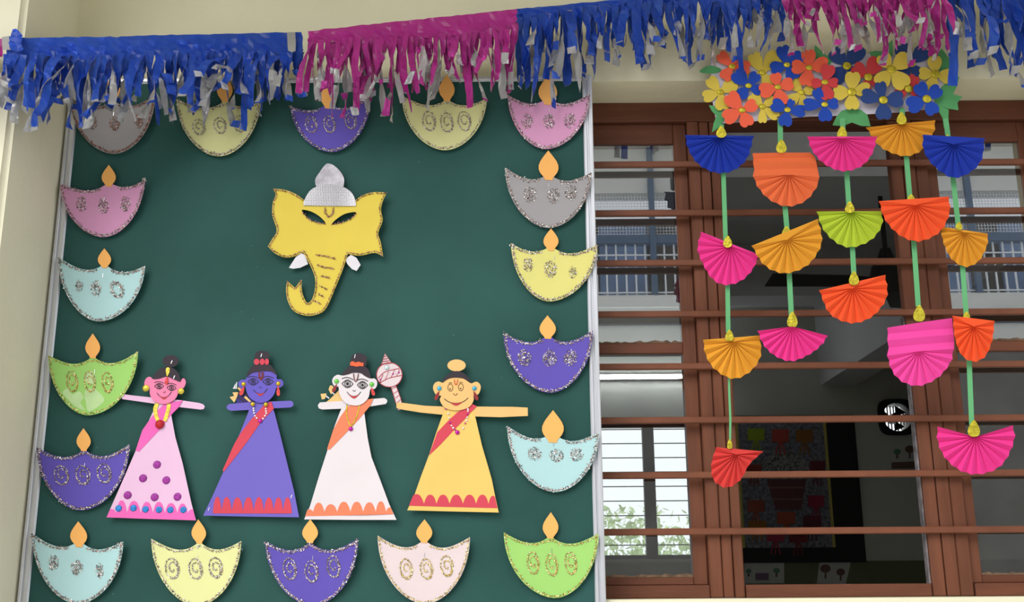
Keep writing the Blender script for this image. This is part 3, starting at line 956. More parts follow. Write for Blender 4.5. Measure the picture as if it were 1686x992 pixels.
diya('cream yellow paper lamp with bold spirals, right under the magenta fringe', 'cream', (662, 159), (802, 160.5), (733, 248), (736, 124, 168, 26),
     m3([(707, 201), (736, 203), (765, 201)], 10.5, 16), G_SILVER, 'spiral', 1.3)

# ================================================================== elephant head
E = lambda pts: K('A5', pts)
er = empty('elephant_head', P(510, 520, YPAP), 'yellow paper elephant head with silver crown and cut-out eyes', 'paper mask')
exc = P(540, 400, YPAP)
es_ = Sheet(er, YPAP, lambda x, z: -0.0012 - 0.010 * ((x - exc.x) / 0.14) ** 2 * (z > exc.z - 0.05) - 0.002)
M_ELE = paper_mat('elephant_yellow', 240, 214, 88)
eo = [(170, 245), (235, 250), (290, 270), (333, 300), (400, 320), (560, 320), (615, 302), (660, 275), (720, 262), (787, 268), (766, 310), (755, 360), (764, 420),
      (740, 485), (755, 540), (767, 614), (720, 592), (640, 605), (573, 594), (545, 680), (500, 790), (460, 880), (420, 918), (350, 930),
      (280, 905), (247, 850), (237, 790), (243, 740), (285, 778), (322, 733), (324, 800), (352, 860), (383, 830), (397, 750), (380, 680), (330, 585),
      (280, 610), (230, 615), (180, 595), (143, 558), (165, 520), (190, 470), (167, 390), (170, 320), (184, 280)]
corners = {0, 3, 6, 9, 15, 18, 27, 28, 29, 35, 39}
def smooth_with_corners(pts, cs, n=4):
    idx = sorted(cs)
    out = []
    for a, b in zip(idx, idx[1:] + [idx[0] + len(pts)]):
        seg = [pts[i % len(pts)] for i in range(a, b + 1)]
        out += spline(seg, False, n)[:-1]
    return out
eo2 = smooth_with_corners(eo, corners)
eyeL = spline([(323, 357), (370, 362), (420, 390), (452, 428), (400, 422), (355, 400)], True, 4)
eyeR = spline([(619, 369), (560, 375), (510, 405), (486, 434), (540, 425), (590, 405)], True, 4)
es_.paper('face', [E(eo2), E(eyeL), E(eyeR)], 0.002, M_ELE, grid=0.02)
def inset(pts, k):
    n = len(pts); out = []
    for i, (x, y) in enumerate(pts):
        q0, q1 = pts[i - 1], pts[(i + 1) % n]
        dx, dy = q1[0] - q0[0], q1[1] - q0[1]
        l = math.hypot(dx, dy) or 1
        out.append((x - dy / l * k, y + dx / l * k))
    return out
rim_ = [p for p in inset(E(eo2), 2.0) if not (501 < p[0] < 586 and p[1] < 345)]
gp = []
for p, q in zip(rim_, rim_[1:] + rim_[:1]):
    if math.hypot(p[0] - q[0], p[1] - q[1]) < 14:
        gp += along([p, q], 0.6, 0.55)
es_.flakes('glitter_rim', gp, 0.0028, G_BROWN, 1.7)
for ey in (eyeL, eyeR):
    e_ = E(ey)
    es_.flakes('glitter_eyelid', along(e_[-len(e_) // 2:] , 0.6, 0.8), 0.0028, G_BROWN, 1.7)
strokes = [[(400, 600), (450, 606), (505, 622)], [(405, 655), (450, 668), (495, 675)], [(425, 713), (475, 725)], [(420, 766), (463, 790)], [(410, 812), (445, 830)], [(393, 850), (425, 865)]]
for st in strokes:
    es_.flakes('glitter_crease', along(E(st), 0.35, 0.7), 0.0028, G_BROWN, 1.6)
es_.flakes('forehead_mark', along(E(spline([(450, 345), (453, 372), (470, 393), (489, 378), (497, 345)], False)), 0.3, 0.9), 0.0028, G_BROWN, 1.7)
M_CROWN = mat('embossed_silver_card', (0.40, 0.39, 0.42), 0.36, 0.7, vary=0.12, scale=12)
nt = M_CROWN.node_tree
vo = nt.nodes.new('ShaderNodeTexVoronoi'); vo.inputs['Scale'].default_value = 260; vo.inputs['Randomness'].default_value = 0.1
tcn = nt.nodes.new('ShaderNodeTexCoord'); nt.links.new(tcn.outputs['Object'], vo.inputs['Vector'])
bpn = nt.nodes.new('ShaderNodeBump'); bpn.inputs['Strength'].default_value = 0.6; bpn.inputs['Distance'].default_value = 0.002
nt.links.new(vo.outputs['Distance'], bpn.inputs['Height']); nt.links.new(bpn.outputs['Normal'], nt.nodes['Principled BSDF'].inputs['Normal'])
M_CROWN2 = mat('embossed_grey_card', (0.22, 0.21, 0.23), 0.36, 0.7, vary=0.25, scale=60)
cr1 = es_.paper('crown_tip', E(spline([(400, 226), (396, 190), (420, 150), (450, 110), (470, 103), (500, 115), (535, 150), (553, 188), (550, 228)], False) ), 0.003, M_CROWN2, grid=0.012)
cr2 = es_.paper('crown_dome', E(spline([(333, 333), (340, 300), (372, 250), (430, 222), (520, 222), (580, 250), (610, 290), (619, 336)], False)), 0.0045, M_CROWN, grid=0.012)
M_IVORY = paper_mat('white', 244, 240, 248)
es_.paper('tusk', E([(320, 588), (290, 612), (252, 668), (275, 673), (312, 668), (356, 648), (340, 600)]), 0.0004, M_IVORY)
es_.paper('tusk', E([(558, 622), (590, 598), (620, 615), (642, 652), (620, 685), (595, 675), (570, 648)]), 0.0004, M_IVORY)

# ================================================================== paper dolls
M_INK = mat('black_ink', (0.012, 0.011, 0.012), 0.6)
M_BLACKP = paper_mat('black', 58, 50, 58, 0.9)
M_RED = paper_mat('red', 226, 78, 96)
M_LIP = mat('lip_red_ink', S(200, 62, 66), 0.6)
M_GEMY = mat('gold_gem', S(230, 190, 50), 0.15, 0.6, vary=0.1)
M_GEMG = mat('green_gem', S(120, 215, 90), 0.12, 0.3)
M_GEMB = mat('blue_gem', S(85, 185, 225), 0.12, 0.3)
M_GEMM = mat('magenta_gem', S(205, 40, 165), 0.15, 0.4)
M_PEARL = mat('pearl_bead', (0.82, 0.74, 0.78), 0.2, 0.1)
M_BROWNI = mat('brown_red_ink', S(120, 45, 50), 0.6)
M_GOLD = mat('gold_thread', S(215, 180, 60), 0.35, 0.6, vary=0.35, scale=120)
M_GOLDP = mat('gold_glitter_paper', S(222, 200, 75), 0.4, 0.35, vary=0.4, scale=160)

def warp_doll(cx, cz, amp=0.006):
    def w(x, z):
        u = (x - cx) / 0.10
        return -0.003 - amp * min(1.5, u * u) * (0.4 if u < 0 else 1.0)
    return w

def strip_poly(pts, w):
    """outline of a bar w pixels wide along a pixel path"""
    a, b = [], []
    n = len(pts)
    for i, (x, y) in enumerate(pts):
        q0, q1 = pts[max(i - 1, 0)], pts[min(i + 1, n - 1)]
        dx, dy = q1[0] - q0[0], q1[1] - q0[1]
        l = math.hypot(dx, dy) or 1
        ww = w[i] if isinstance(w, (list, tuple)) else w
        a.append((x - dy / l * ww / 2, y + dx / l * ww / 2))
        b.append((x + dy / l * ww / 2, y - dx / l * ww / 2))
    return a + b[::-1]

def drop(x0, y0, x1, y1, w):
    """teardrop with its point at (x0, y0), round end beyond (x1, y1)"""
    dx, dy = x1 - x0, y1 - y0
    l = math.hypot(dx, dy); dx /= l; dy /= l
    out = []
    for i in range(14):
        a = 2 * PI * i / 14
        t = (1 - math.cos(a)) / 2
        h = w / 2 * math.sin(a) * (0.25 + 0.75 * t)
        out.append((x0 + dx * l * t - dy * h, y0 + dy * l * t + dx * h))
    return out

def eye(s, C, cx, cy, w, h, lift, par, iris=0.19, brow=True, tilt=0.0, lw=1.05):
    def T(p): return (cx + p[0] * math.cos(tilt) - p[1] * math.sin(tilt), cy + p[0] * math.sin(tilt) + p[1] * math.cos(tilt))
    up = [T((-w / 2 + w * i / 10, -h / 2 * math.sin(PI * i / 10))) for i in range(11)]
    lo = [T((-w / 2 + w * i / 10, h / 2 * math.sin(PI * i / 10))) for i in range(11)]
    ring = [T((h * 0.36 * math.cos(a), h * 0.36 * math.sin(a))) for a in [2 * PI * i / 12 for i in range(13)]]
    ring[-1] = ring[0]
    e = s.line('eye', [K(C, up), K(C, lo), K(C, ring)], lw, lift, M_INK, par)
    s.paper('iris', K(C, ellipse(cx, cy, h * iris, h * iris * 1.1, 10)), lift + 0.0002, M_INK, thick=0.0002, parent=e)
    if brow:
        b = [T((-w * 0.52 + w * 1.04 * i / 8, -h * 0.46 - h * 0.34 * math.sin(PI * (0.15 + 0.8 * i / 8)))) for i in range(9)]
        s.line('eyebrow', K(C, b), lw, lift, M_INK, par)

def mouth(s, C, l, r, b, lip_l, lip_r, lip_b, lift, par, lw=1.1):
    c = spline([l, ((l[0] + b[0]) / 2 - (b[0] - l[0]) * 0.08, b[1] - (b[1] - l[1]) * 0.28), b, ((r[0] + b[0]) / 2 + (r[0] - b[0]) * 0.08, b[1] - (b[1] - r[1]) * 0.28), r], False)
    s.line('smile', K(C, c), lw, lift, M_INK, par)
    top = spline([lip_l, ((lip_l[0] + lip_r[0]) / 2, b[1]), lip_r], False)
    bot = spline([lip_r, ((lip_l[0] + lip_r[0]) / 2, lip_b), lip_l], False)
    s.paper('lips', K(C, top[:-1] + bot[:-1]), lift + 0.0002, M_LIP, thick=0.0002, parent=par)

def scallops(peaks, valley_y, y_bot_l, y_bot_r, xl, xr, sl=0.0, sr=0.0):
    """hem outline: round humps at peaks, notches between"""
    out = [(xl, y_bot_l)]
    xs = [p[0] for p in peaks]
    bounds = [xl] + [(a + b) / 2 for a, b in zip(xs, xs[1:])] + [xr]
    for (px, py), a, b in zip(peaks, bounds, bounds[1:]):
        for i in range(9):
            t = i / 8
            x = a + (b - a) * t
            k = abs(2 * t - 1)
            y = py + (valley_y - py) * k ** 2.6
            if (i == 0 and out[-1] != (x, y)) or i > 0:
                out.append((x, y))
    out.append((xr, y_bot_r))
    out = [(min(max(x, xl + max(0, y_bot_l - y) * sl), xr - max(0, y_bot_r - y) * sr), y) for x, y in out]
    res = [out[0]]
    for p in out[1:]:
        if math.hypot(p[0] - res[-1][0], p[1] - res[-1][1]) > 0.8:
            res.append(p)
    return res

# ---- pink doll
r = empty('paper_doll', P(250, 857, YPAP), 'pink paper doll with purple dotted skirt and rose pendant', 'paper doll', 'paper dolls on the green board')
c_ = P(258, 700, YPAP)
s = Sheet(r, YPAP, warp_doll(c_.x, c_.z))
PL, PH, PS = paper_mat('pale_pink', 246, 202, 236), paper_mat('hot_pink', 252, 112, 196), paper_mat('skin_pink', 252, 142, 184)
B1 = lambda p: K('B1', p)
D1 = lambda p: K('D1', p)
s.paper('arms', B1([(140, 264), (200, 272), (300, 282), (460, 298), (560, 314), (584, 322), (593, 334), (586, 348), (568, 350), (440, 334), (300, 314), (143, 292), (134, 279)]), 0.001, PL, grid=0.02)
s.paper('dress', B1([(330, 310), (400, 310), (408, 385), (430, 500), (470, 640), (520, 860), (546, 952), (300, 944), (57, 935), (120, 790), (215, 570), (285, 410)]), 0.002, PL, grid=0.02)
s.paper('sash', B1([(470, 300), (450, 335), (400, 385), (345, 458), (232, 578), (214, 572), (250, 462), (300, 390), (370, 315)]), 0.0028, PH)
s.paper('hem', B1(scallops([(92, 890), (128, 842), (208, 845), (275, 850), (340, 850), (405, 857), (478, 860), (522, 892)], 912, 935, 951, 58, 545, 0.43, 0.26)), 0.0027, PH)
for x, y in ((330, 648), (254, 722), (381, 733), (171, 814), (317, 825), (443, 823)):
    x, y = K1('B1', x, y)
    s.dome('purple_dot', x, y, 6.6, 0.0027, mat('magenta_glitter_dot', S(160, 52, 155), 0.5, 0.2, vary=0.5, scale=300), h=0.14)
for x, y in ((123, 886), (203, 884), (268, 891), (341, 893), (404, 894), (476, 894)):
    x, y = K1('B1', x, y)
    s.dome('blue_dot', x, y, 5.4, 0.0034, mat('blue_glitter_dot', S(45, 135, 210), 0.5, 0.2, vary=0.5, scale=300), h=0.14)
hd = s.paper('head', D1(spline([(200, 420), (205, 500), (240, 570), (300, 605), (380, 614), (450, 592), (510, 545), (538, 480), (560, 440), (600, 430), (626, 370), (612, 325), (585, 320), (558, 350),
        (480, 300), (400, 285), (310, 300), (240, 325), (222, 305), (185, 300), (150, 335), (140, 400), (160, 440)], True, 3)), 0.006, PS)
s.paper('hair', D1(spline([(238, 322), (262, 268), (320, 208), (400, 185), (480, 200), (540, 260), (566, 356), (480, 328), (400, 296), (310, 322)], True, 4)), 0.0072, M_BLACKP)
s.paper('hair_bun', D1(ellipse(447, 117, 93, 70, 22)), 0.0066, M_BLACKP)
s.paper('hair_ornament', D1(drop(408, 296, 421, 190, 66)), 0.0082, M_GOLDP)
s.paper('forehead_mark', D1(drop(410, 298, 396, 393, 56)), 0.0084, mat('red_glitter_paper', S(222, 70, 68), 0.5, 0.1, vary=0.3, scale=200))
eye(s, 'D1', 313, 408, 108, 66, 0.0066, hd)
eye(s, 'D1', 458, 428, 108, 66, 0.0066, hd, tilt=0.08)
s.line('nose', D1([(362, 478), (372, 487), (382, 478), (384, 462)]), 0.8, 0.0066, M_INK, hd)
mouth(s, 'D1', (288, 486), (458, 474), (366, 540), (312, 520), (428, 516), 562, 0.0066, hd)
for x, y, rr in ((160, 432, 40), (570, 468, 37)):
    x, y = K1('D1', x, y)
    s.dome('gold_earring', x, y, rr / 7.085, 0.0066, M_GOLDP, h=0.35)
for pts in ([(332, 316), (321, 345), (325, 380), (335, 408)], [(395, 318), (393, 345), (384, 378), (372, 412)]):
    s.paper('gold_necklace', strip_poly(B1(spline(pts, False, 3)), 6.2), 0.0040, M_GOLDP, thick=0.0018)
x, y = K1('B1', 347, 430)
pd = s.dome('rose_pendant', x, y, 7.4, 0.0045, mat('red_quilling_paper', S(198, 38, 48), 0.6), h=0.75)
s.line('quilled_spiral', [(x + t * 6.2 * math.cos(t * 17), y + t * 6.2 * math.sin(t * 17)) for t in [i / 40 for i in range(4, 41)]], 0.8, 0.0085, mat('dark_red_edge', S(120, 20, 30), 0.7), pd, thick=0.001)
for c, x, y in (('D1', 460, 130), ('D1', 490, 305)):
    s.line('staple', K(c, [(x - 6, y + 18), (x + 8, y - 18)]), 1.0, 0.0085, M_STAPLE, thick=0.0005)

# ---- purple doll
r = empty('paper_doll', P(418, 852, YPAP), 'purple paper doll with red sash and bead necklace', 'paper doll', 'paper dolls on the green board')
c_ = P(425, 700, YPAP)
s = Sheet(r, YPAP, warp_doll(c_.x, c_.z))
PV, PVS = paper_mat('violet_robe', 122, 108, 206), paper_mat('violet_skin', 112, 98, 205)
A7 = lambda p: K('A7', p)
D2 = lambda p: K('D2', p)
M_CREAMP = paper_mat('arrow_cream', 252, 208, 138)
s.paper('quiver', A7([(222, 300), (262, 285), (320, 330), (300, 345), (225, 335)]), 0.0012, paper_mat('dark_violet', 66, 58, 130))
s.paper('arrow_head', D2([(165, 545), (98, 548), (116, 590), (64, 602), (118, 666), (150, 600)]), 0.0020, M_CREAMP)
s.paper('arrow_head', D2([(172, 488), (152, 494), (190, 540), (215, 520)]), 0.0020, M_CREAMP)
s.paper('silver_arrow_head', D2([(151, 424), (126, 455), (99, 506), (147, 508)]), 0.0018, M_CROWN)
s.line('arrow_shaft', [D2([(150, 600), (250, 660)]), D2([(165, 560), (270, 640)]), D2([(205, 530), (270, 590)])], 2.0, 0.0022, M_BLACKP)
s.paper('arrow_shaft', D2([(255, 590), (230, 606), (292, 660), (318, 655)]), 0.0030, M_CREAMP)
s.paper('arms', A7([(172, 355), (186, 340), (290, 331), (400, 327), (512, 324), (525, 333), (525, 350), (512, 359), (415, 363), (290, 371), (195, 376), (178, 368)]), 0.0016, PV, grid=0.02)
s.paper('dress', A7([(300, 340), (405, 340), (425, 385), (455, 500), (490, 640), (530, 800), (557, 937), (300, 933), (52, 928), (105, 815), (160, 690), (225, 540), (285, 390)]), 0.0026, PV, grid=0.02)
s.paper('sash', A7([(408, 328), (422, 366), (350, 440), (290, 528), (235, 600), (160, 697), (153, 690), (215, 550), (250, 490), (300, 425), (372, 345)]), 0.0034, M_RED)
s.paper('hem', A7(scallops([(125, 829), (172, 830), (230, 832), (290, 831), (343, 830), (397, 832), (447, 832), (497, 832)], 902, 916, 917, 103, 518)), 0.0032, M_RED)
hd = s.paper('head', D2(spline([(250, 480), (272, 565), (325, 632), (420, 672), (520, 647), (588, 570), (612, 500), (650, 496), (690, 470), (692, 430), (665, 400), (618, 396),
        (612, 345), (540, 300), (430, 290), (330, 315), (268, 370), (256, 402), (205, 405), (170, 440), (180, 485), (215, 508)], True, 3)), 0.006, PVS)
s.paper('hair', D2(spline([(266, 374), (300, 290), (360, 225), (450, 200), (540, 230), (590, 290), (616, 348), (545, 308), (430, 308), (330, 326)], True, 4)), 0.0072, M_BLACKP)
s.paper('hair_bun', D2(spline([(355, 165), (378, 88), (440, 68), (508, 80), (532, 112), (526, 170), (522, 215), (370, 215)], True, 4)), 0.0070, M_BLACKP)
for x, rx in ((385, 32), (450, 29), (504, 24)):
    s.paper('red_hair_bead', D2(ellipse(x, 197, rx, 36, 14)), 0.0082, M_RED)
s.paper('forehead_mark', D2([(404, 318), (466, 318), (464, 380), (448, 405), (434, 412), (418, 402), (406, 378)]), 0.0074, M_BROWNI)
s.paper('mark_centre', D2([(426, 330), (442, 330), (440, 370), (430, 370)]), 0.0080, PVS, thick=0.0002)
eye(s, 'D2', 343, 427, 124, 78, 0.0066, hd)
eye(s, 'D2', 517, 427, 124, 78, 0.0066, hd)
s.line('nose', D2([(412, 488), (420, 494), (432, 494), (440, 488)]), 0.8, 0.0066, M_INK, hd)
mouth(s, 'D2', (344, 520), (508, 508), (430, 568), (376, 555), (480, 550), 594, 0.0066, hd)
for x, y in ((232, 455), (637, 450)):
    x, y = K1('D2', x, y)
    s.dome('gold_earring_gem', x, y, 3.7, 0.0066, M_GEMY, h=0.5)
s.paper('earring_drop', D2(drop(238, 482, 195, 585, 66)), 0.0068, mat('red_glitter_paper', S(222, 70, 68)))
s.paper('earring_drop', D2(drop(634, 476, 637, 594, 58)), 0.0068, mat('red_glitter_paper', S(222, 70, 68)))
for x, y in ((338, 688), (490, 692)):
    x, y = K1('D2', x, y)
    s.dome('necklace_gem', x, y, 3.6, 0.0066, M_GEMY, h=0.5)
for x, y in ((345, 735), (347, 760), (352, 790), (362, 823), (382, 848), (488, 740), (490, 767), (493, 793), (478, 822), (455, 855)):
    x, y = K1('D2', x, y)
    s.dome('bead', x, y, 1.7, 0.0040, M_PEARL, h=0.8, seg=8)
x, y = K1('D2', 422, 882)
s.dome('magenta_pendant', x, y, 3.5, 0.0040, M_GEMM, h=0.5)
for c, x, y in (('D2', 440, 122), ('A7', 82, 893), ('A7', 516, 828)):
    k = 18 if c == 'D2' else 9
    s.line('staple', K(c, [(x - k / 3, y + k), (x + k / 3, y - k)]), 1.0, 0.0085 if c == 'D2' else 0.0036, M_STAPLE, thick=0.0005)

# ---- white doll
r = empty('paper_doll', P(580, 857, YPAP), 'white paper doll with orange sash and green ear gems', 'paper doll', 'paper dolls on the green board')
c_ = P(585, 700, YPAP)
s = Sheet(r, YPAP, warp_doll(c_.x, c_.z))
PW, PO = paper_mat('white_robe', 243, 233, 238), paper_mat('coral_orange', 253, 142, 104)
D3 = lambda p: K('D3', p)
s.paper('quiver', D3([(235, 458), (190, 505), (150, 545), (102, 582), (270, 590), (280, 560)]), 0.0012, M_CREAMP)
s.paper('arrow_head', D3([(53, 495), (114, 489), (97, 545), (66, 551)]), 0.0018, M_CREAMP)
s.paper('arrow_head', D3([(148, 410), (172, 408), (196, 440), (160, 500), (134, 450)]), 0.0018, M_CREAMP)
s.line('arrow_shaft', [D3([(100, 510), (140, 540)]), D3([(160, 470), (195, 500)])], 2.0, 0.0016, M_IVORY)
s.paper('arms', D3([(25, 612), (45, 582), (130, 576), (270, 566), (400, 560), (590, 545), (700, 537), (725, 550), (734, 572), (718, 598), (540, 625), (400, 640), (265, 645), (70, 653), (35, 642)]), 0.0016, PW, grid=0.02)
s.paper('dress', A7([(790, 340), (885, 340), (897, 385), (915, 520), (935, 620), (985, 750), (1030, 870), (1068, 951), (820, 950), (582, 948), (612, 880), (660, 720), (705, 580), (740, 460), (770, 380)]), 0.0026, PW, grid=0.02)
s.paper('sash', A7([(945, 312), (930, 348), (870, 420), (790, 505), (715, 582), (702, 578), (735, 475), (770, 410), (810, 355), (865, 325)]), 0.0034, PO)
s.paper('hem', A7(scallops([(603, 895), (655, 860), (720, 868), (790, 855), (858, 855), (925, 858), (990, 853), (1034, 885)], 908, 931, 921, 588, 1052, 0.34, 0.42)), 0.0032, PO)
hd = s.paper('head', D3(spline([(238, 425), (245, 490), (280, 560), (335, 602), (420, 616), (490, 592), (545, 530), (562, 450), (605, 448), (630, 410), (628, 365), (600, 340), (562, 340),
        (470, 285), (390, 275), (275, 308), (230, 302), (190, 325), (174, 365), (186, 405), (212, 425)], True, 3)), 0.006, PW)
s.paper('hair', D3(spline([(268, 307), (310, 252), (350, 216), (440, 202), (510, 220), (548, 262), (568, 338), (505, 315), (465, 288), (390, 282), (330, 300)], True, 4)), 0.0072, M_BLACKP)
s.paper('hair_bun', D3(spline([(364, 168), (374, 115), (420, 86), (490, 92), (526, 132), (522, 180), (502, 218), (370, 214)], True, 4)), 0.0070, M_BLACKP)
s.paper('orange_hair_band', D3([(355, 190), (370, 168), (392, 168), (412, 182), (432, 172), (455, 173), (474, 184), (496, 180), (490, 219), (460, 215), (420, 222), (395, 215), (362, 212)]), 0.0082, paper_mat('bright_orange', 252, 112, 72))
s.line('forehead_mark', D3(spline([(393, 290), (397, 340), (412, 372), (430, 345), (441, 292)], False)), 1.5, 0.0084, M_BROWNI)
eye(s, 'D3', 330, 395, 112, 80, 0.0066, hd, tilt=0.04, lw=1.3)
eye(s, 'D3', 482, 408, 106, 76, 0.0066, hd, tilt=0.04, lw=1.3)
s.line('nose', D3([(382, 458), (392, 470), (404, 470), (412, 460)]), 0.9, 0.0066, M_INK, hd)
mouth(s, 'D3', (324, 476), (466, 476), (394, 522), (338, 502), (452, 502), 546, 0.0066, hd)
for x, y in ((219, 370), (577, 402)):
    x, y = K1('D3', x, y)
    s.dome('green_earring_gem', x, y, 3.9, 0.0066, M_GEMG, h=0.5)
s.paper('earring_drop', D3(drop(222, 398, 180, 480, 50)), 0.0068, mat('dark_red_glitter', S(150, 45, 45), 0.5))
s.paper('earring_drop', D3(drop(572, 430, 600, 516, 50)), 0.0068, mat('red_glitter_paper', S(222, 70, 68)))
s.line('gold_necklace', [D3(spline([(322, 602), (318, 690), (335, 770), (360, 825)], False)), D3(spline([(452, 608), (425, 710), (395, 780), (366, 825)], False))], 2.0, 0.0044, M_GOLD, thick=0.0008)
x, y = K1('D3', 362, 852)
s.dome('magenta_pendant', x, y, 3.6, 0.0044, M_GEMM, h=0.5)
s.line('staple', D3([(402, 135), (410, 98)]), 1.0, 0.0085, M_STAPLE, thick=0.0005)

# ---- yellow doll with a mace
r = empty('paper_doll', P(745, 845, YPAP), 'yellow paper doll with round ears and long outstretched arms', 'paper doll', 'paper dolls on the green board')
c_ = P(752, 700, YPAP)
s = Sheet(r, YPAP, warp_doll(c_.x, c_.z, 0.003))
PY, PYS = paper_mat('robe_yellow', 253, 212, 118), paper_mat('skin_peach', 253, 204, 132)
A8 = lambda p: K('A8', p)
D4 = lambda p: K('D4', p)
s.paper('arms', A8([(170, 334), (205, 335), (320, 350), (420, 354), (590, 354), (780, 357), (860, 361), (861, 405), (720, 411), (580, 406), (415, 397), (300, 386), (205, 371), (171, 362)]), 0.0030, PYS, grid=0.02)
s.paper('dress', A8([(430, 360), (570, 360), (585, 410), (620, 560), (655, 680), (672, 740), (690, 830), (708, 912), (460, 906), (227, 900), (262, 828), (300, 720), (343, 605), (380, 490), (413, 398)]), 0.0038, PY, grid=0.02)
s.paper('sash', A8([(592, 352), (570, 342), (490, 385), (440, 432), (385, 490), (342, 611), (400, 556), (480, 470), (540, 410)]), 0.0046, M_RED)
s.paper('hem', A8(scallops([(280, 815), (350, 818), (412, 818), (487, 818), (553, 818), (625, 818), (684, 824)], 866, 876, 889, 237, 701, 0.40, 0.22)), 0.0044, M_RED)
hd = s.paper('head', D4(spline([(262, 485), (246, 520), (252, 555), (282, 602), (340, 640), (450, 656), (560, 630), (612, 590), (640, 530), (638, 480), (690, 470), (716, 420), (720, 370), (690, 328), (650, 325), (606, 340),
        (520, 285), (430, 272), (350, 285), (275, 330), (230, 318), (185, 340), (166, 390), (185, 450), (215, 482)], True, 3)), 0.0072, PYS)
s.paper('hair', D4(spline([(272, 335), (300, 275), (370, 220), (440, 198), (520, 220), (590, 290), (614, 338), (545, 292), (430, 274), (340, 290)], True, 4)), 0.0084, M_BLACKP)
s.paper('hair_bun', D4(ellipse(440, 132, 107, 69, 22)), 0.0078, PYS)
s.line('forehead_mark', D4(spline([(415, 295), (419, 338), (432, 358), (446, 340), (454, 295)], False)), 1.3, 0.0086, mat('orange_ink', S(225, 95, 50), 0.6))
M_BRN = mat('brown_ink', S(105, 60, 35), 0.6)
for cx, cy in ((368, 390), (490, 385)):
    rr = ellipse(cx, cy, 29, 42, 16); rr.append(rr[0])
    e = s.line('eye', [D4(rr), D4(spline([(cx - 18, cy - 48), (cx, cy - 58), (cx + 22, cy - 50)], False))], 0.9, 0.0078, M_BRN, hd)
    s.paper('pupil', D4(ellipse(cx - 3, cy + 16, 8, 9, 8)), 0.0080, M_INK, thick=0.0002, parent=e)
s.line('nose', D4(spline([(402, 455), (412, 472), (428, 478), (446, 468), (448, 455)], False)), 0.9, 0.0078, M_BRN, hd)
mouth(s, 'D4', (296, 520), (576, 510), (432, 572), (358, 562), (515, 556), 602, 0.0078, hd)
for x, y in ((240, 400), (648, 400)):
    x, y = K1('D4', x, y)
    s.dome('blue_earring_gem', x, y, 3.8, 0.0078, M_GEMB, h=0.5)
s.paper('earring_drop', D4(drop(240, 430, 192, 535, 62)), 0.0080, mat('dark_red_glitter', S(150, 45, 45), 0.5))
s.paper('earring_drop', D4(drop(638, 430, 684, 538, 62)), 0.0080, mat('dark_red_glitter', S(150, 45, 45), 0.5))
for i, (x, y) in enumerate(((316, 637), (343, 690), (352, 740), (364, 797), (380, 830), (400, 857), (425, 880), (572, 640), (572, 663), (568, 700), (563, 735), (555, 770), (540, 805), (515, 860))):
    x, y = K1('D4', x, y)
    s.dome('bead', x, y, 1.5 + 0.3 * (i % 2), 0.0052, M_PEARL if i % 3 else M_GEMM, h=0.8, seg=8)
x, y = K1('D4', 449, 910)
s.dome('magenta_pendant', x, y, 3.7, 0.0052, M_GEMM, h=0.5)

# ---- the mace it holds
r = empty('paper_mace', P(660, 676, YPAP), 'white paper mace with red drawn stripes held by the yellow doll', 'paper mace')
s = Sheet(r, YPAP, lambda x, z: -0.0035)
M_REDL = mat('red_pen', S(190, 70, 85), 0.6)
PMW = paper_mat('mace_white', 240, 222, 226)
hn = A8([(140, 246), (166, 240), (192, 310), (206, 368), (178, 372), (160, 310)])
s.paper('handle', hn, 0.0012, PMW)
s.line('handle_stripes', [hn + [hn[0]]] + [A8([(146 + k * 9, 262 + k * 24), (168 + k * 8, 268 + k * 22 - 18)]) for k in range(5)], 1.0, 0.0016, M_REDL)
hdm = A8(ellipse(133, 187, 67, 64, 28))
s.paper('mace_head', hdm, 0.0022, PMW)
s.line('head_drawing', [hdm + [hdm[0]], A8(spline([(75, 205), (110, 172), (185, 153)], False)), A8(spline([(82, 230), (130, 205), (197, 190)], False)),
       A8([(82, 228), (100, 185), (112, 213), (128, 172), (142, 202), (160, 160), (172, 194), (186, 158)])], 1.2, 0.0028, M_REDL)
sp_ = A8([(110, 75), (91, 134), (145, 126)])
s.paper('spire', sp_, 0.0016, PMW)
s.line('spire_stripes', [sp_ + [sp_[0]]] + [A8([(105 - k * 5, 92 + k * 13), (116 + k * 8, 88 + k * 12)]) for k in range(4)], 1.1, 0.0034, M_REDL)
x, y = K1('A8', 120, 149)
s.dome('clear_gem', x, y, 4.0, 0.0030, mat('clear_gem', (0.55, 0.66, 0.68), 0.1, 0.4), h=0.5)
for x, y in ((152, 182), (183, 175), (86, 212)):
    x, y = K1('A8', x, y)
    s.dome('tiny_gem', x, y, 1.5, 0.0030, M_GEMM, h=0.6, seg=8)

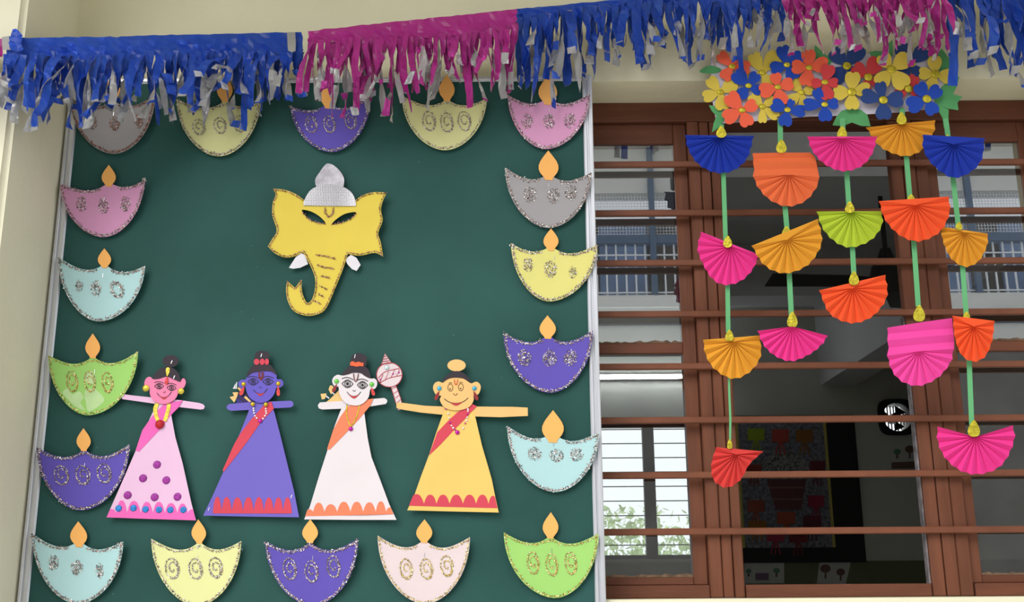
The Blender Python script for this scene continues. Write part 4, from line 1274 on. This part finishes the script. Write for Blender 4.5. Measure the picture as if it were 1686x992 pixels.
# ================================================================== foil fringe garlands
def foil(name, rgb, rough):
    m = bpy.data.materials.new(name)
    m.use_nodes = True
    nt = m.node_tree
    b = nt.nodes['Principled BSDF']
    b.inputs['Base Color'].default_value = (*rgb, 1)
    b.inputs['Metallic'].default_value = 0.50
    b.inputs['Specular IOR Level'].default_value = 0.9
    b.inputs['Coat Weight'].default_value = 0.22
    b.inputs['Coat Roughness'].default_value = 0.08
    b.inputs['Roughness'].default_value = rough
    tc = nt.nodes.new('ShaderNodeTexCoord')
    n1 = nt.nodes.new('ShaderNodeTexNoise'); n1.inputs['Scale'].default_value = 60; n1.inputs['Detail'].default_value = 4; n1.inputs['Distortion'].default_value = 1.2
    v1 = nt.nodes.new('ShaderNodeTexVoronoi'); v1.inputs['Scale'].default_value = 55
    nt.links.new(tc.outputs['Object'], n1.inputs['Vector']); nt.links.new(n1.outputs['Color'], v1.inputs['Vector'])
    ad = nt.nodes.new('ShaderNodeMath'); ad.operation = 'ADD'
    nt.links.new(n1.outputs['Fac'], ad.inputs[0]); nt.links.new(v1.outputs['Distance'], ad.inputs[1])
    bp = nt.nodes.new('ShaderNodeBump'); bp.inputs['Strength'].default_value = 0.8; bp.inputs['Distance'].default_value = 0.010
    nt.links.new(ad.outputs[0], bp.inputs['Height']); nt.links.new(bp.outputs['Normal'], b.inputs['Normal'])
    return m
M_FB = foil('blue_foil', (0.035, 0.17, 1.0), 0.2)
M_FM = foil('magenta_foil', (0.88, 0.055, 0.55), 0.2)
M_FS = foil('silver_foil', (0.84, 0.84, 0.86), 0.14)
M_FS.node_tree.nodes['Principled BSDF'].inputs['Metallic'].default_value = 0.6

def gy(px):
    """the garland leaves the projecting side wall and runs back to the front wall"""
    t = max(0.0, min(1.0, (px - 30) / 330.0))
    return -0.315 + t * (-0.085 + 0.315)

def lerp_tab(tab, x):
    if x <= tab[0][0]: return tab[0][1]
    for (a, b), (c, d) in zip(tab, tab[1:]):
        if x <= c:
            return b + (d - b) * (x - a) / (c - a)
    return tab[-1][1]
TOP = [(-40, 64), (10, 63), (37, 62), (166, 61), (300, 57), (498, 53), (507, 51.5), (646, 36), (848, 15), (1040, -3), (1290, -22), (1686, -42), (1760, -45)]
BOT = [(-40, 89), (37, 88), (166, 87), (300, 85), (498, 82), (507, 66), (580, 64), (646, 61), (770, 52), (848, 40), (851, 27), (979, 9), (1040, 2), (1290, -6), (1686, -14), (1760, -16)]
END = [(-40, 195), (0, 180), (40, 195), (80, 212), (120, 200), (180, 200), (250, 195), (300, 190), (370, 200), (430, 185), (498, 165), (507, 165), (560, 195), (640, 180), (700, 168), (760, 160),
       (848, 150), (900, 140), (960, 135), (1000, 120), (1100, 105), (1150, 90), (1180, 110), (1220, 75), (1290, 70), (1380, 75), (1450, 85), (1560, 100), (1600, 110), (1650, 125), (1700, 120)]

def strip_mesh(px, y0, length, w, Y, rnd, colour, parent, off=0.0):
    """one crinkled foil ribbon: coloured face, silver back"""
    pos = P(px, y0, Y)
    k = (P(px + 1, y0, Y) - pos).length
    L, W = length * k, w * k
    n = 11
    seg = L / n
    th = rnd.gauss(0, 0.35)
    drift = rnd.gauss(0, 0.10)
    phi = rnd.uniform(-0.25, 0.35)
    mode = rnd.random()
    tw = rnd.gauss(0, 0.16) if mode < 0.62 else rnd.choice((-1, 1)) * rnd.uniform(0.2, 0.42)
    fold_at = n - rnd.choice((1, 2, 2, 3)) if rnd.random() < 0.42 else 99
    fr, bk = [], []
    for i in range(n + 1):
        ww = W / 2 * (1 - 0.15 * rnd.random()) * (1.0 if i else 1.15)
        wd = Vector((math.cos(th), math.sin(th), 0.12 * math.sin(i * 1.7 + px)))
        t = Vector((drift, -math.sin(phi), -math.cos(phi))).normalized()
        nrm = wd.cross(t)
        nrm.normalize()
        for s_ in (-1, 0.35 * math.sin(i * 2.3 + px), 1):
            p = pos + wd * ww * s_
            if abs(s_) < 1:
                p = p + nrm * rnd.gauss(0, 0.0022)
            fr.append(p)
            bk.append(p + nrm * 0.0004)
        pos = pos + t * seg
        th += tw + rnd.gauss(0, 0.20)
        drift += rnd.gauss(0, 0.10)
        drift *= 0.85
        phi += rnd.gauss(0, 0.34)
        phi *= 0.8
        if i == fold_at:
            phi = 2.2
        if i > fold_at:
            phi = 2.4
        lim = -0.056 + off if pos.x > COLX + 0.02 else COLY - 0.012
        if pos.y > lim:
            pos.y = lim
    V = fr + bk
    m = len(fr)
    F, S_ = [], []
    for i in range(n):
        for c in (0, 1):
            a = 3 * i + c
            F += [(a, a + 1, a + 4), (a, a + 4, a + 3)]; S_ += [0, 0]
            F += [(m + a + 4, m + a + 1, m + a), (m + a + 3, m + a + 4, m + a)]; S_ += [1, 1]
    # make sure slot 0 looks outwards (towards -y) at the start
    e1, e2 = V[2] - V[0], V[3] - V[0]
    if e1.cross(e2).y > 0:
        F = [tuple(reversed(f)) for f in F]
    return link_mesh('foil_strip', V, F, [colour, M_FS], parent, slots=S_)

def garland(label, x0, x1, colour, seed, step=8.0, w=(11, 17), off=0.0):
    rnd = random.Random(seed)
    xm = (x0 + x1) / 2
    root = empty('foil_garland', P(xm, lerp_tab(TOP, xm), gy(xm)), label, 'garland', 'foil fringe garlands')
    nx = max(3, int((x1 - x0) / 9))
    V, F, S_ = [], [], []
    rows = 4
    for i in range(nx + 1):
        px = x0 + (x1 - x0) * i / nx
        for j in range(rows + 1):
            t = j / rows
            py = lerp_tab(TOP, px) + (lerp_tab(BOT, px) + 5 - lerp_tab(TOP, px)) * t
            Y = gy(px) + off - 0.004 + rnd.gauss(0, 0.0026) * (0.4 + t)
            V.append(P(px + rnd.gauss(0, 0.8), py + rnd.gauss(0, 0.5), Y))
    m = len(V)
    V += [v + Vector((0, 0.0005, 0)) for v in V]
    for i in range(nx):
        for j in range(rows):
            a = i * (rows + 1) + j
            b, c, d = a + 1, a + rows + 2, a + rows + 1
            F += [(a, b, c), (a, c, d), (m + c, m + b, m + a), (m + d, m + c, m + a)]; S_ += [0, 0, 1, 1]
    link_mesh('header_band', V, F, [colour, M_FS], root, slots=S_)
    for layer, (dy, ph, ls) in enumerate(((0.007, 0.5, 0.92), (-0.008, 0.0, 1.0))):
        px = x0 + step * (0.5 + ph)
        while px < x1 - 2:
            yb = lerp_tab(BOT, px) + rnd.uniform(-3, 5)
            ye = lerp_tab(END, px) + rnd.gauss(0, 14) - (rnd.random() < 0.12) * rnd.uniform(15, 45)
            strip_mesh(px + rnd.gauss(0, 1.6), yb, max(30, (ye - yb) * ls * rnd.uniform(1.02, 1.22)), rnd.uniform(*w), gy(px) + off + dy + rnd.gauss(0, 0.003), rnd, colour, root, off)
            px += step * rnd.uniform(0.95, 1.5)
    return root
garland('short end of magenta foil fringe on the projecting side wall', -60, 4, M_FM, 3)
g1 = garland('blue foil fringe garland hung from the side wall over the green board', 10, 498, M_FB, 11)
garland('magenta foil fringe garland above the elephant head', 507, 851, M_FM, 12, 7.0, (9, 14), -0.05)
garland('blue foil fringe garland reaching from the board to the flower banner', 849, 1288, M_FB, 13, 7.5)
garland('magenta foil fringe garland hanging over the flower banner', 1288, 1558, M_FM, 14, 7.5, (9, 15), -0.05)
garland('blue foil fringe garland beyond the flower banner above the right-hand pane', 1558, 1740, M_FB, 15, 7.5)
# folded silver tabs and the gathered knot of the first blue garland
sg = Sheet(g1, gy(480) - 0.010)
sg.paper('silver_tab', [(472.5, 53), (486, 53), (487, 70), (486.5, 84), (480, 86), (474, 83)], 0.0, M_FS)
sg = Sheet(g1, gy(12) - 0.010)
sg.paper('silver_tab', [(3, 61), (17, 59), (17, 82), (4, 82)], 0.0, M_FS)
sg.paper('gathered_knot', spline([(18, 60), (23, 51), (29, 50), (38, 60), (36, 72), (38, 84), (20, 84), (16, 72)], True, 4), 0.004, M_FB, extra=lambda x, z: 0.004 * math.sin(x * 700) * math.sin(z * 500))

# ================================================================== flower banner
YC = -0.020
fb_ = empty('flower_banner', P(1370, 190, YC), 'white card banner covered with red, blue and yellow paper flowers over the window', 'paper banner')
s = Sheet(fb_, YC)
M_CARD = paper_mat('white_card', 226, 220, 234)
s.paper('backing_card', [(1170, 104), (1260, 97), (1360, 91), (1440, 88), (1520, 87), (1546, 92), (1552, 140), (1548, 178), (1480, 185), (1400, 190), (1330, 192), (1240, 200), (1180, 204), (1172, 160)], 0.0, M_CARD, thick=0.0012)
FC = {'o': paper_mat('flower_orange', 255, 106, 76), 'y': paper_mat('flower_yellow', 236, 208, 84), 'b': paper_mat('flower_blue', 34, 76, 186), 'n': paper_mat('flower_navy', 46, 74, 138),
      'r': paper_mat('flower_red', 222, 70, 74)}
M_CEN = mat('gold_foil_paper', S(222, 204, 62), 0.32, 0.55, vary=0.25, scale=90, bump=0.3, bscale=140)
def flower(c, x, y, col, petals, lift, cen=(8.5, 7.5)):
    """one cut flower: heart petals pointing at the given crop points"""
    cx, cy = K1(c, x, y)
    px = K(c, petals)
    pol = sorted((math.atan2(b - cy, a - cx), math.hypot(a - cx, b - cy)) for a, b in px)
    prof = [(-0.70, 0.34), (-0.68, 0.70), (-0.60, 1.04), (-0.46, 1.30), (-0.29, 1.45), (-0.13, 1.45), (0.0, 1.33), (0.13, 1.45), (0.29, 1.45), (0.46, 1.30), (0.60, 1.04), (0.68, 0.70), (0.70, 0.34)]
    out = []
    n = len(pol)
    for i, (a, rr) in enumerate(pol):
        gap = min((pol[(i + 1) % n][0] - a) % (2 * PI), (a - pol[i - 1][0]) % (2 * PI))
        wsc = min(1.0, gap / 1.44)
        for d, q in prof:
            out.append((cx + rr * 1.06 * q * math.cos(a + d * wsc), cy + rr * 1.06 * q * math.sin(a + d * wsc)))
    cw = P(cx, cy, YC)
    ex = lambda X, Z: -0.9 * ((X - cw.x) ** 2 + (Z - cw.z) ** 2)
    f = s.paper('flower', out, lift, FC[col], grid=0.012, extra=ex)
    f['label'] = {'o': 'orange', 'y': 'yellow', 'b': 'blue', 'n': 'navy', 'r': 'red'}[col] + ' paper flower with gold centre'
    cc = K1(c, x, y)
    s.dome('flower_centre', cc[0], cc[1], cen[0] * 0.72, lift + 0.0008, M_CEN, parent=f, h=0.35, ry=cen[1] * 0.72, seg=10)
M_LEAFP = paper_mat('leaf_paper', 98, 176, 112)
def leaf(pts, lift=0.0012):
    return s.paper('leaf', pts, lift, M_LEAFP)
c7 = lambda p: K('C7', p)
c8 = lambda p: K('C8', p)
leaf(c7(spline([(10, 322), (70, 270), (150, 255), (250, 295), (200, 335), (100, 340)], True, 3)))
leaf(c7([(1268, 28), (1330, 85), (1400, 150), (1460, 85), (1500, 120), (1430, 250), (1380, 250), (1290, 210), (1255, 130)]))
leaf(c7([(112, 684), (200, 700), (262, 740), (280, 800), (275, 860), (225, 930), (145, 982), (165, 880), (195, 800), (145, 750)]))
leaf(c8([(470, 172), (540, 158), (620, 165), (660, 90), (722, 38), (728, 130), (725, 220), (620, 260), (500, 245)]))
leaf(c8([(1100, 240), (1180, 200), (1260, 135), (1330, 230), (1385, 300), (1330, 370), (1240, 380)]))
leaf(c8([(1190, 650), (1250, 560), (1330, 480), (1450, 436), (1425, 540), (1380, 630), (1482, 660), (1430, 725), (1440, 806), (1330, 790), (1230, 750), (1180, 720)]))
leaf(c8([(68, 970), (110, 880), (170, 810), (270, 790), (380, 800), (450, 860), (485, 982), (380, 978), (280, 940), (180, 980)]))
st_ = s.paper('leaf_stem', c8([(1185, 735), (1240, 750), (1335, 800), (1330, 900), (1336, 1000), (1282, 1000), (1268, 890), (1230, 830)]), 0.0008, M_LEAFP)
FL7 = [(690, 335, 'y', [(620, 200), (800, 200), (580, 400), (750, 430)]), (235, 550, 'y', [(150, 450), (345, 480), (110, 590), (255, 680)]), (1115, 555, 'y', [(1040, 460), (1200, 530), (1010, 640), (1150, 690)]),
       (688, 712, 'y', [(605, 625), (775, 655), (690, 830), (800, 790)]),
       (360, 277, 'o', [(405, 150), (265, 185), (490, 290), (295, 370)]), (535, 490, 'b', [(435, 390), (630, 530), (470, 575), (600, 400)]), (952, 265, 'b', [(915, 130), (1060, 190), (835, 300), (1010, 370)]),
       (1190, 297, 'o', [(1185, 170), (1330, 270), (1065, 290), (1170, 430)]), (850, 510, 'o', [(830, 410), (720, 545), (960, 480), (880, 640)]), (463, 765, 'o', [(360, 650), (565, 715), (330, 830), (510, 880)]),
       (952, 762, 'b', [(840, 715), (1080, 775), (930, 880), (990, 690)]), (1355, 465, 'r', [(1390, 340), (1265, 475), (1380, 590), (1450, 470)]), (1352, 708, 'b', [(1285, 600), (1200, 710), (1360, 830), (1450, 700)])]
FL8 = [(222, 330, 'n', [(120, 215), (320, 190), (110, 440), (300, 400)]), (918, 303, 'n', [(835, 170), (1025, 200), (985, 400), (850, 400)]), (1180, 425, 'y', [(1170, 300), (1310, 450), (1140, 555), (1060, 420)]),
       (448, 465, 'r', [(515, 330), (340, 385), (420, 570), (540, 520)]), (878, 592, 'r', [(930, 500), (790, 640), (985, 635)]), (262, 632, 'y', [(270, 490), (130, 640), (265, 760), (395, 610)]),
       (688, 390, 'y', [(610, 285), (810, 300), (590, 505), (790, 520)]), (597, 728, 'n', [(570, 600), (440, 690), (740, 720), (600, 870)]), (1065, 720, 'b', [(1000, 610), (1160, 640), (925, 780), (1120, 830)])]
for i, (x, y, col, pt) in enumerate(FL7):
    flower('C7', x, y, col, pt, 0.003 + 0.0011 * i, (8, 6.5))
for i, (x, y, col, pt) in enumerate(FL8):
    flower('C8', x, y, col, pt, 0.003 + 0.0020 * i, (10.5, 10))

# ================================================================== strands of pleated fans
YS = -0.030
M_RIB = paper_mat('ribbon_green', 110, 188, 128)
FANC_ = {'blue': paper_mat('fan_blue', 26, 56, 176), 'orange': paper_mat('fan_orange', 244, 116, 66), 'pink': paper_mat('fan_pink', 246, 58, 152), 'amber': paper_mat('fan_amber', 236, 162, 46),
         'lime': paper_mat('fan_lime', 190, 212, 56), 'vermilion': paper_mat('fan_vermilion', 254, 92, 44), 'red': paper_mat('fan_red', 226, 66, 62), 'magenta': paper_mat('fan_magenta', 250, 76, 170)}
def resample(pts, n):
    d = [0]
    for a, b in zip(pts, pts[1:]):
        d.append(d[-1] + math.hypot(b[0] - a[0], b[1] - a[1]))
    out = []
    for i in range(n + 1):
        t = d[-1] * i / n
        k = max(j for j in range(len(d)) if d[j] <= t + 1e-9)
        k = min(k, len(pts) - 2)
        u = (t - d[k]) / ((d[k + 1] - d[k]) or 1)
        out.append((pts[k][0] + (pts[k + 1][0] - pts[k][0]) * u, pts[k][1] + (pts[k + 1][1] - pts[k][1]) * u))
    return out
def pleated_fan(root, colour, ctrl, apex, n=22, strips=None, depth=0.009, lift=0.0, flat=True):
    """zigzag folded half disc: fold lines run from the apex to the rim; strips = extra parallel folds above it, (left, right) pairs top down"""
    rim = resample(spline(ctrl, False, 8), n)
    V, F = [], []
    Y0 = YS - 0.012 - lift
    def add(px, py, y):
        V.append(P(px, py, y)); return len(V) - 1
    ia = add(apex[0], apex[1], Y0 - 0.004)
    ids, mids = [], []
    for i, (x, y) in enumerate(rim):
        out = i % 2 == 0
        k = 1.012 if out else 0.975
        x, y = apex[0] + (x - apex[0]) * k, apex[1] + (y - apex[1]) * k
        ids.append(add(x, y, Y0 + (-depth / 2 if out else depth / 2)))
        mids.append(add(apex[0] + (x - apex[0]) * 0.12, apex[1] + (y - apex[1]) * 0.12, Y0 - 0.003 + (-0.002 if out else 0.002)))
    for i in range(n):
        F.append((mids[i], ids[i], ids[i + 1], mids[i + 1]))
        F.append((ia, mids[i], mids[i + 1]))
    if strips:
        rows = []
        for j, (l, r_) in enumerate(strips):
            o_ = j % 2 == 0
            yy = Y0 + (-depth * 0.4 if o_ else depth * 0.4)
            rows.append((add(l[0], l[1], yy), add((l[0] + r_[0]) / 2, (l[1] + r_[1]) / 2 - 0.6, yy - 0.003), add(r_[0], r_[1], yy)))
        rows.append((ids[0], ia, ids[-1]))
        for a, b in zip(rows, rows[1:]):
            F.append((a[0], b[0], b[1], a[1])); F.append((a[1], b[1], b[2], a[2]))
    elif flat:                                       # the first fold lies straight across the top
        F.append((ids[0], ia, ids[-1]))
    N = len(V)
    V2 = V + [v + Vector((0, 0.0005, 0)) for v in V]
    F2 = F + [tuple(N + k for k in reversed(f)) for f in F]
    o_ = link_mesh('pleated_fan', V2, F2, FANC_[colour], root)
    o_['label'] = colour + ' pleated paper fan on a green ribbon'
    return o_
def bud(root, s_, x, y0, y1, w, par):
    pts = []
    for i in range(16):
        a = 2 * PI * i / 16
        t = (1 - math.cos(a)) / 2
        h = w * 0.62 * math.sin(a) * (0.34 + 0.75 * t)
        pts.append((x + h, y0 + (y1 + 2 - y0) * t))
    Sheet(root, YS - 0.021).paper('gold_bud', pts, 0.0, M_CEN, parent=par)
def strand(label, ribbons, fans, buds):
    x, y = ribbons[-1][0][-1]
    root = empty('fan_strand', P(ribbons[0][0][0][0], ribbons[0][0][0][1], YS), label, 'hanging decoration', 'strands of pleated paper fans')
    s_ = Sheet(root, YS)
    for pts, w in ribbons:
        s_.paper('green_ribbon', strip_poly(pts, w), 0.0, M_RIB)
    objs = []
    for f in fans:
        objs.append(pleated_fan(root, *f[:3], **f[3]))
    for (x_, y0, y1, w), o in zip(buds, objs):
        bud(root, s_, x_, y0, y1, w, o)
strand('strand of four fans, blue on top and small red one at the end', [([(1188, 205), (1191, 285), (1194.5, 390), (1198, 472), (1199, 548)], 7.5), ([(1200, 600), (1200.5, 640), (1202.5, 690), (1202, 738)], 3.6)],
       [('blue', [(1128, 222.5), (1133, 246), (1150, 271), (1179, 285), (1208, 281), (1231, 260), (1241, 224)], (1183, 227), dict(n=24)),
        ('pink', [(1154.5, 382), (1148, 409), (1158, 437), (1175, 462), (1197, 470), (1222, 462), (1240, 443), (1250, 420)], (1203, 406), dict(n=24)),
        ('amber', [(1158, 560), (1161, 583), (1176, 608), (1207, 624.5), (1236, 612), (1253, 586), (1251, 553)], (1209, 563), dict(n=22)),
        ('red', [(1179, 737), (1171, 765), (1175, 792), (1197, 804), (1220, 790), (1234, 765), (1257, 744)], (1212, 749), dict(n=22))],
       [(1187.5, 207, 225, 17), (1198, 388, 406, 15), (1201, 543, 560, 14.5), (1201.5, 723, 738, 9)])
strand('strand of three fans, orange U-shaped one on top', [([(1284.5, 196), (1285, 232), (1288, 300), (1292.5, 340), (1296, 380), (1299.5, 452), (1303, 520)], 8.5)],
       [('orange', [(1240, 290), (1248, 309), (1268, 330), (1298, 340.5), (1328, 330), (1346, 306), (1348.5, 292)], (1299, 288), dict(n=18, strips=[((1239, 252.5), (1334, 251.5)), ((1240.5, 262), (1342, 259)), ((1240, 268), (1344, 268)), ((1242, 280), (1346, 277))])),
        ('amber', [(1238, 405), (1252, 430), (1270, 445), (1297, 450.5), (1330, 437), (1351, 408), (1353, 386), (1346.5, 361)], (1296, 395), dict(n=24, lift=0.012)),
        ('pink', [(1247.5, 545), (1256, 567), (1275, 586), (1303, 595.5), (1335, 583), (1355, 566), (1363, 553)], (1304.5, 538), dict(n=22, lift=0.012, flat=False))],
       [(1286.5, 229.5, 250, 18), (1295, 372.5, 387, 15), (1304.5, 513, 538, 18)])
strand('strand of three fans, lime green one in the middle', [([(1387, 195), (1389, 240), (1394, 283), (1397.5, 335), (1403.5, 408), (1406, 455)], 8.5)],
       [('pink', [(1329.5, 225), (1337, 248), (1358, 271), (1389, 282.5), (1420, 273), (1438, 250), (1444, 225)], (1387, 228), dict(n=24, lift=0.012)),
        ('lime', [(1345, 348.5), (1354, 376), (1374, 398), (1400, 408), (1434, 396), (1453, 370), (1451, 348)], (1403, 350), dict(n=22)),
        ('vermilion', [(1349, 478.5), (1363, 513), (1383, 528), (1410, 532.5), (1440, 519), (1461, 488), (1457.5, 453)], (1404, 475), dict(n=24))],
       [(1386.5, 207.5, 226, 17), (1399, 331.5, 349, 16), (1406, 446.5, 468, 17)])
strand('strand of three fans, large magenta U-shaped one at the end', [([(1485, 178), (1488, 230), (1492.5, 259), (1498, 325), (1504.5, 398), (1512, 505)], 8.5)],
       [('amber', [(1426, 210), (1445, 238), (1465, 251), (1493, 257.5), (1520, 246), (1538, 218), (1539.5, 198)], (1485, 205), dict(n=22)),
        ('vermilion', [(1447.5, 331.5), (1456, 360), (1480, 387), (1513, 398), (1548, 382), (1564, 350), (1562, 324)], (1507, 338), dict(n=24, lift=0.012)),
        ('magenta', [(1461, 586), (1468, 610), (1485, 629), (1514, 636), (1545, 622), (1566, 596), (1570, 575)], (1512.5, 579), dict(n=20, strips=[((1461, 540), (1567.5, 524)), ((1462, 550), (1569, 541)), ((1461, 561), (1570, 551)), ((1463.5, 573), (1571, 563))]))],
       [(1484.5, 184.5, 203, 17), (1500, 320, 330, 13), (1513.5, 502, 528, 20)])
strand('strand of four fans below the banner\'s leafy end, deep blue one on top', [([(1557, 195), (1561, 225), (1569.5, 295), (1577.5, 370), (1585, 440), (1591, 520)], 8.5), ([(1595.5, 590), (1597.5, 640), (1600, 700)], 8.5)],
       [('blue', [(1520, 222), (1520, 246), (1536, 272), (1568, 293), (1598, 284), (1617, 262), (1621, 228)], (1570, 238), dict(n=22, lift=0.014)),
        ('amber', [(1547.5, 373), (1554, 402), (1566, 426), (1589, 440), (1612, 430), (1626, 403), (1626, 385)], (1588, 383), dict(n=22)),
        ('vermilion', [(1568.5, 520.5), (1572, 555), (1583, 585), (1602, 596), (1622, 588), (1634, 560), (1637.5, 529)], (1603, 538), dict(n=22, lift=0.012)),
        ('pink', [(1544, 703), (1543, 724), (1554, 752), (1578, 774), (1606, 782), (1637, 775), (1657, 757), (1671, 722), (1667, 701)], (1606, 720), dict(n=26, flat=False))],
       [(1560, 221, 230, 9), (1579, 365, 377, 12), (1591.5, 513, 524, 12), (1603.5, 692, 718, 21)])
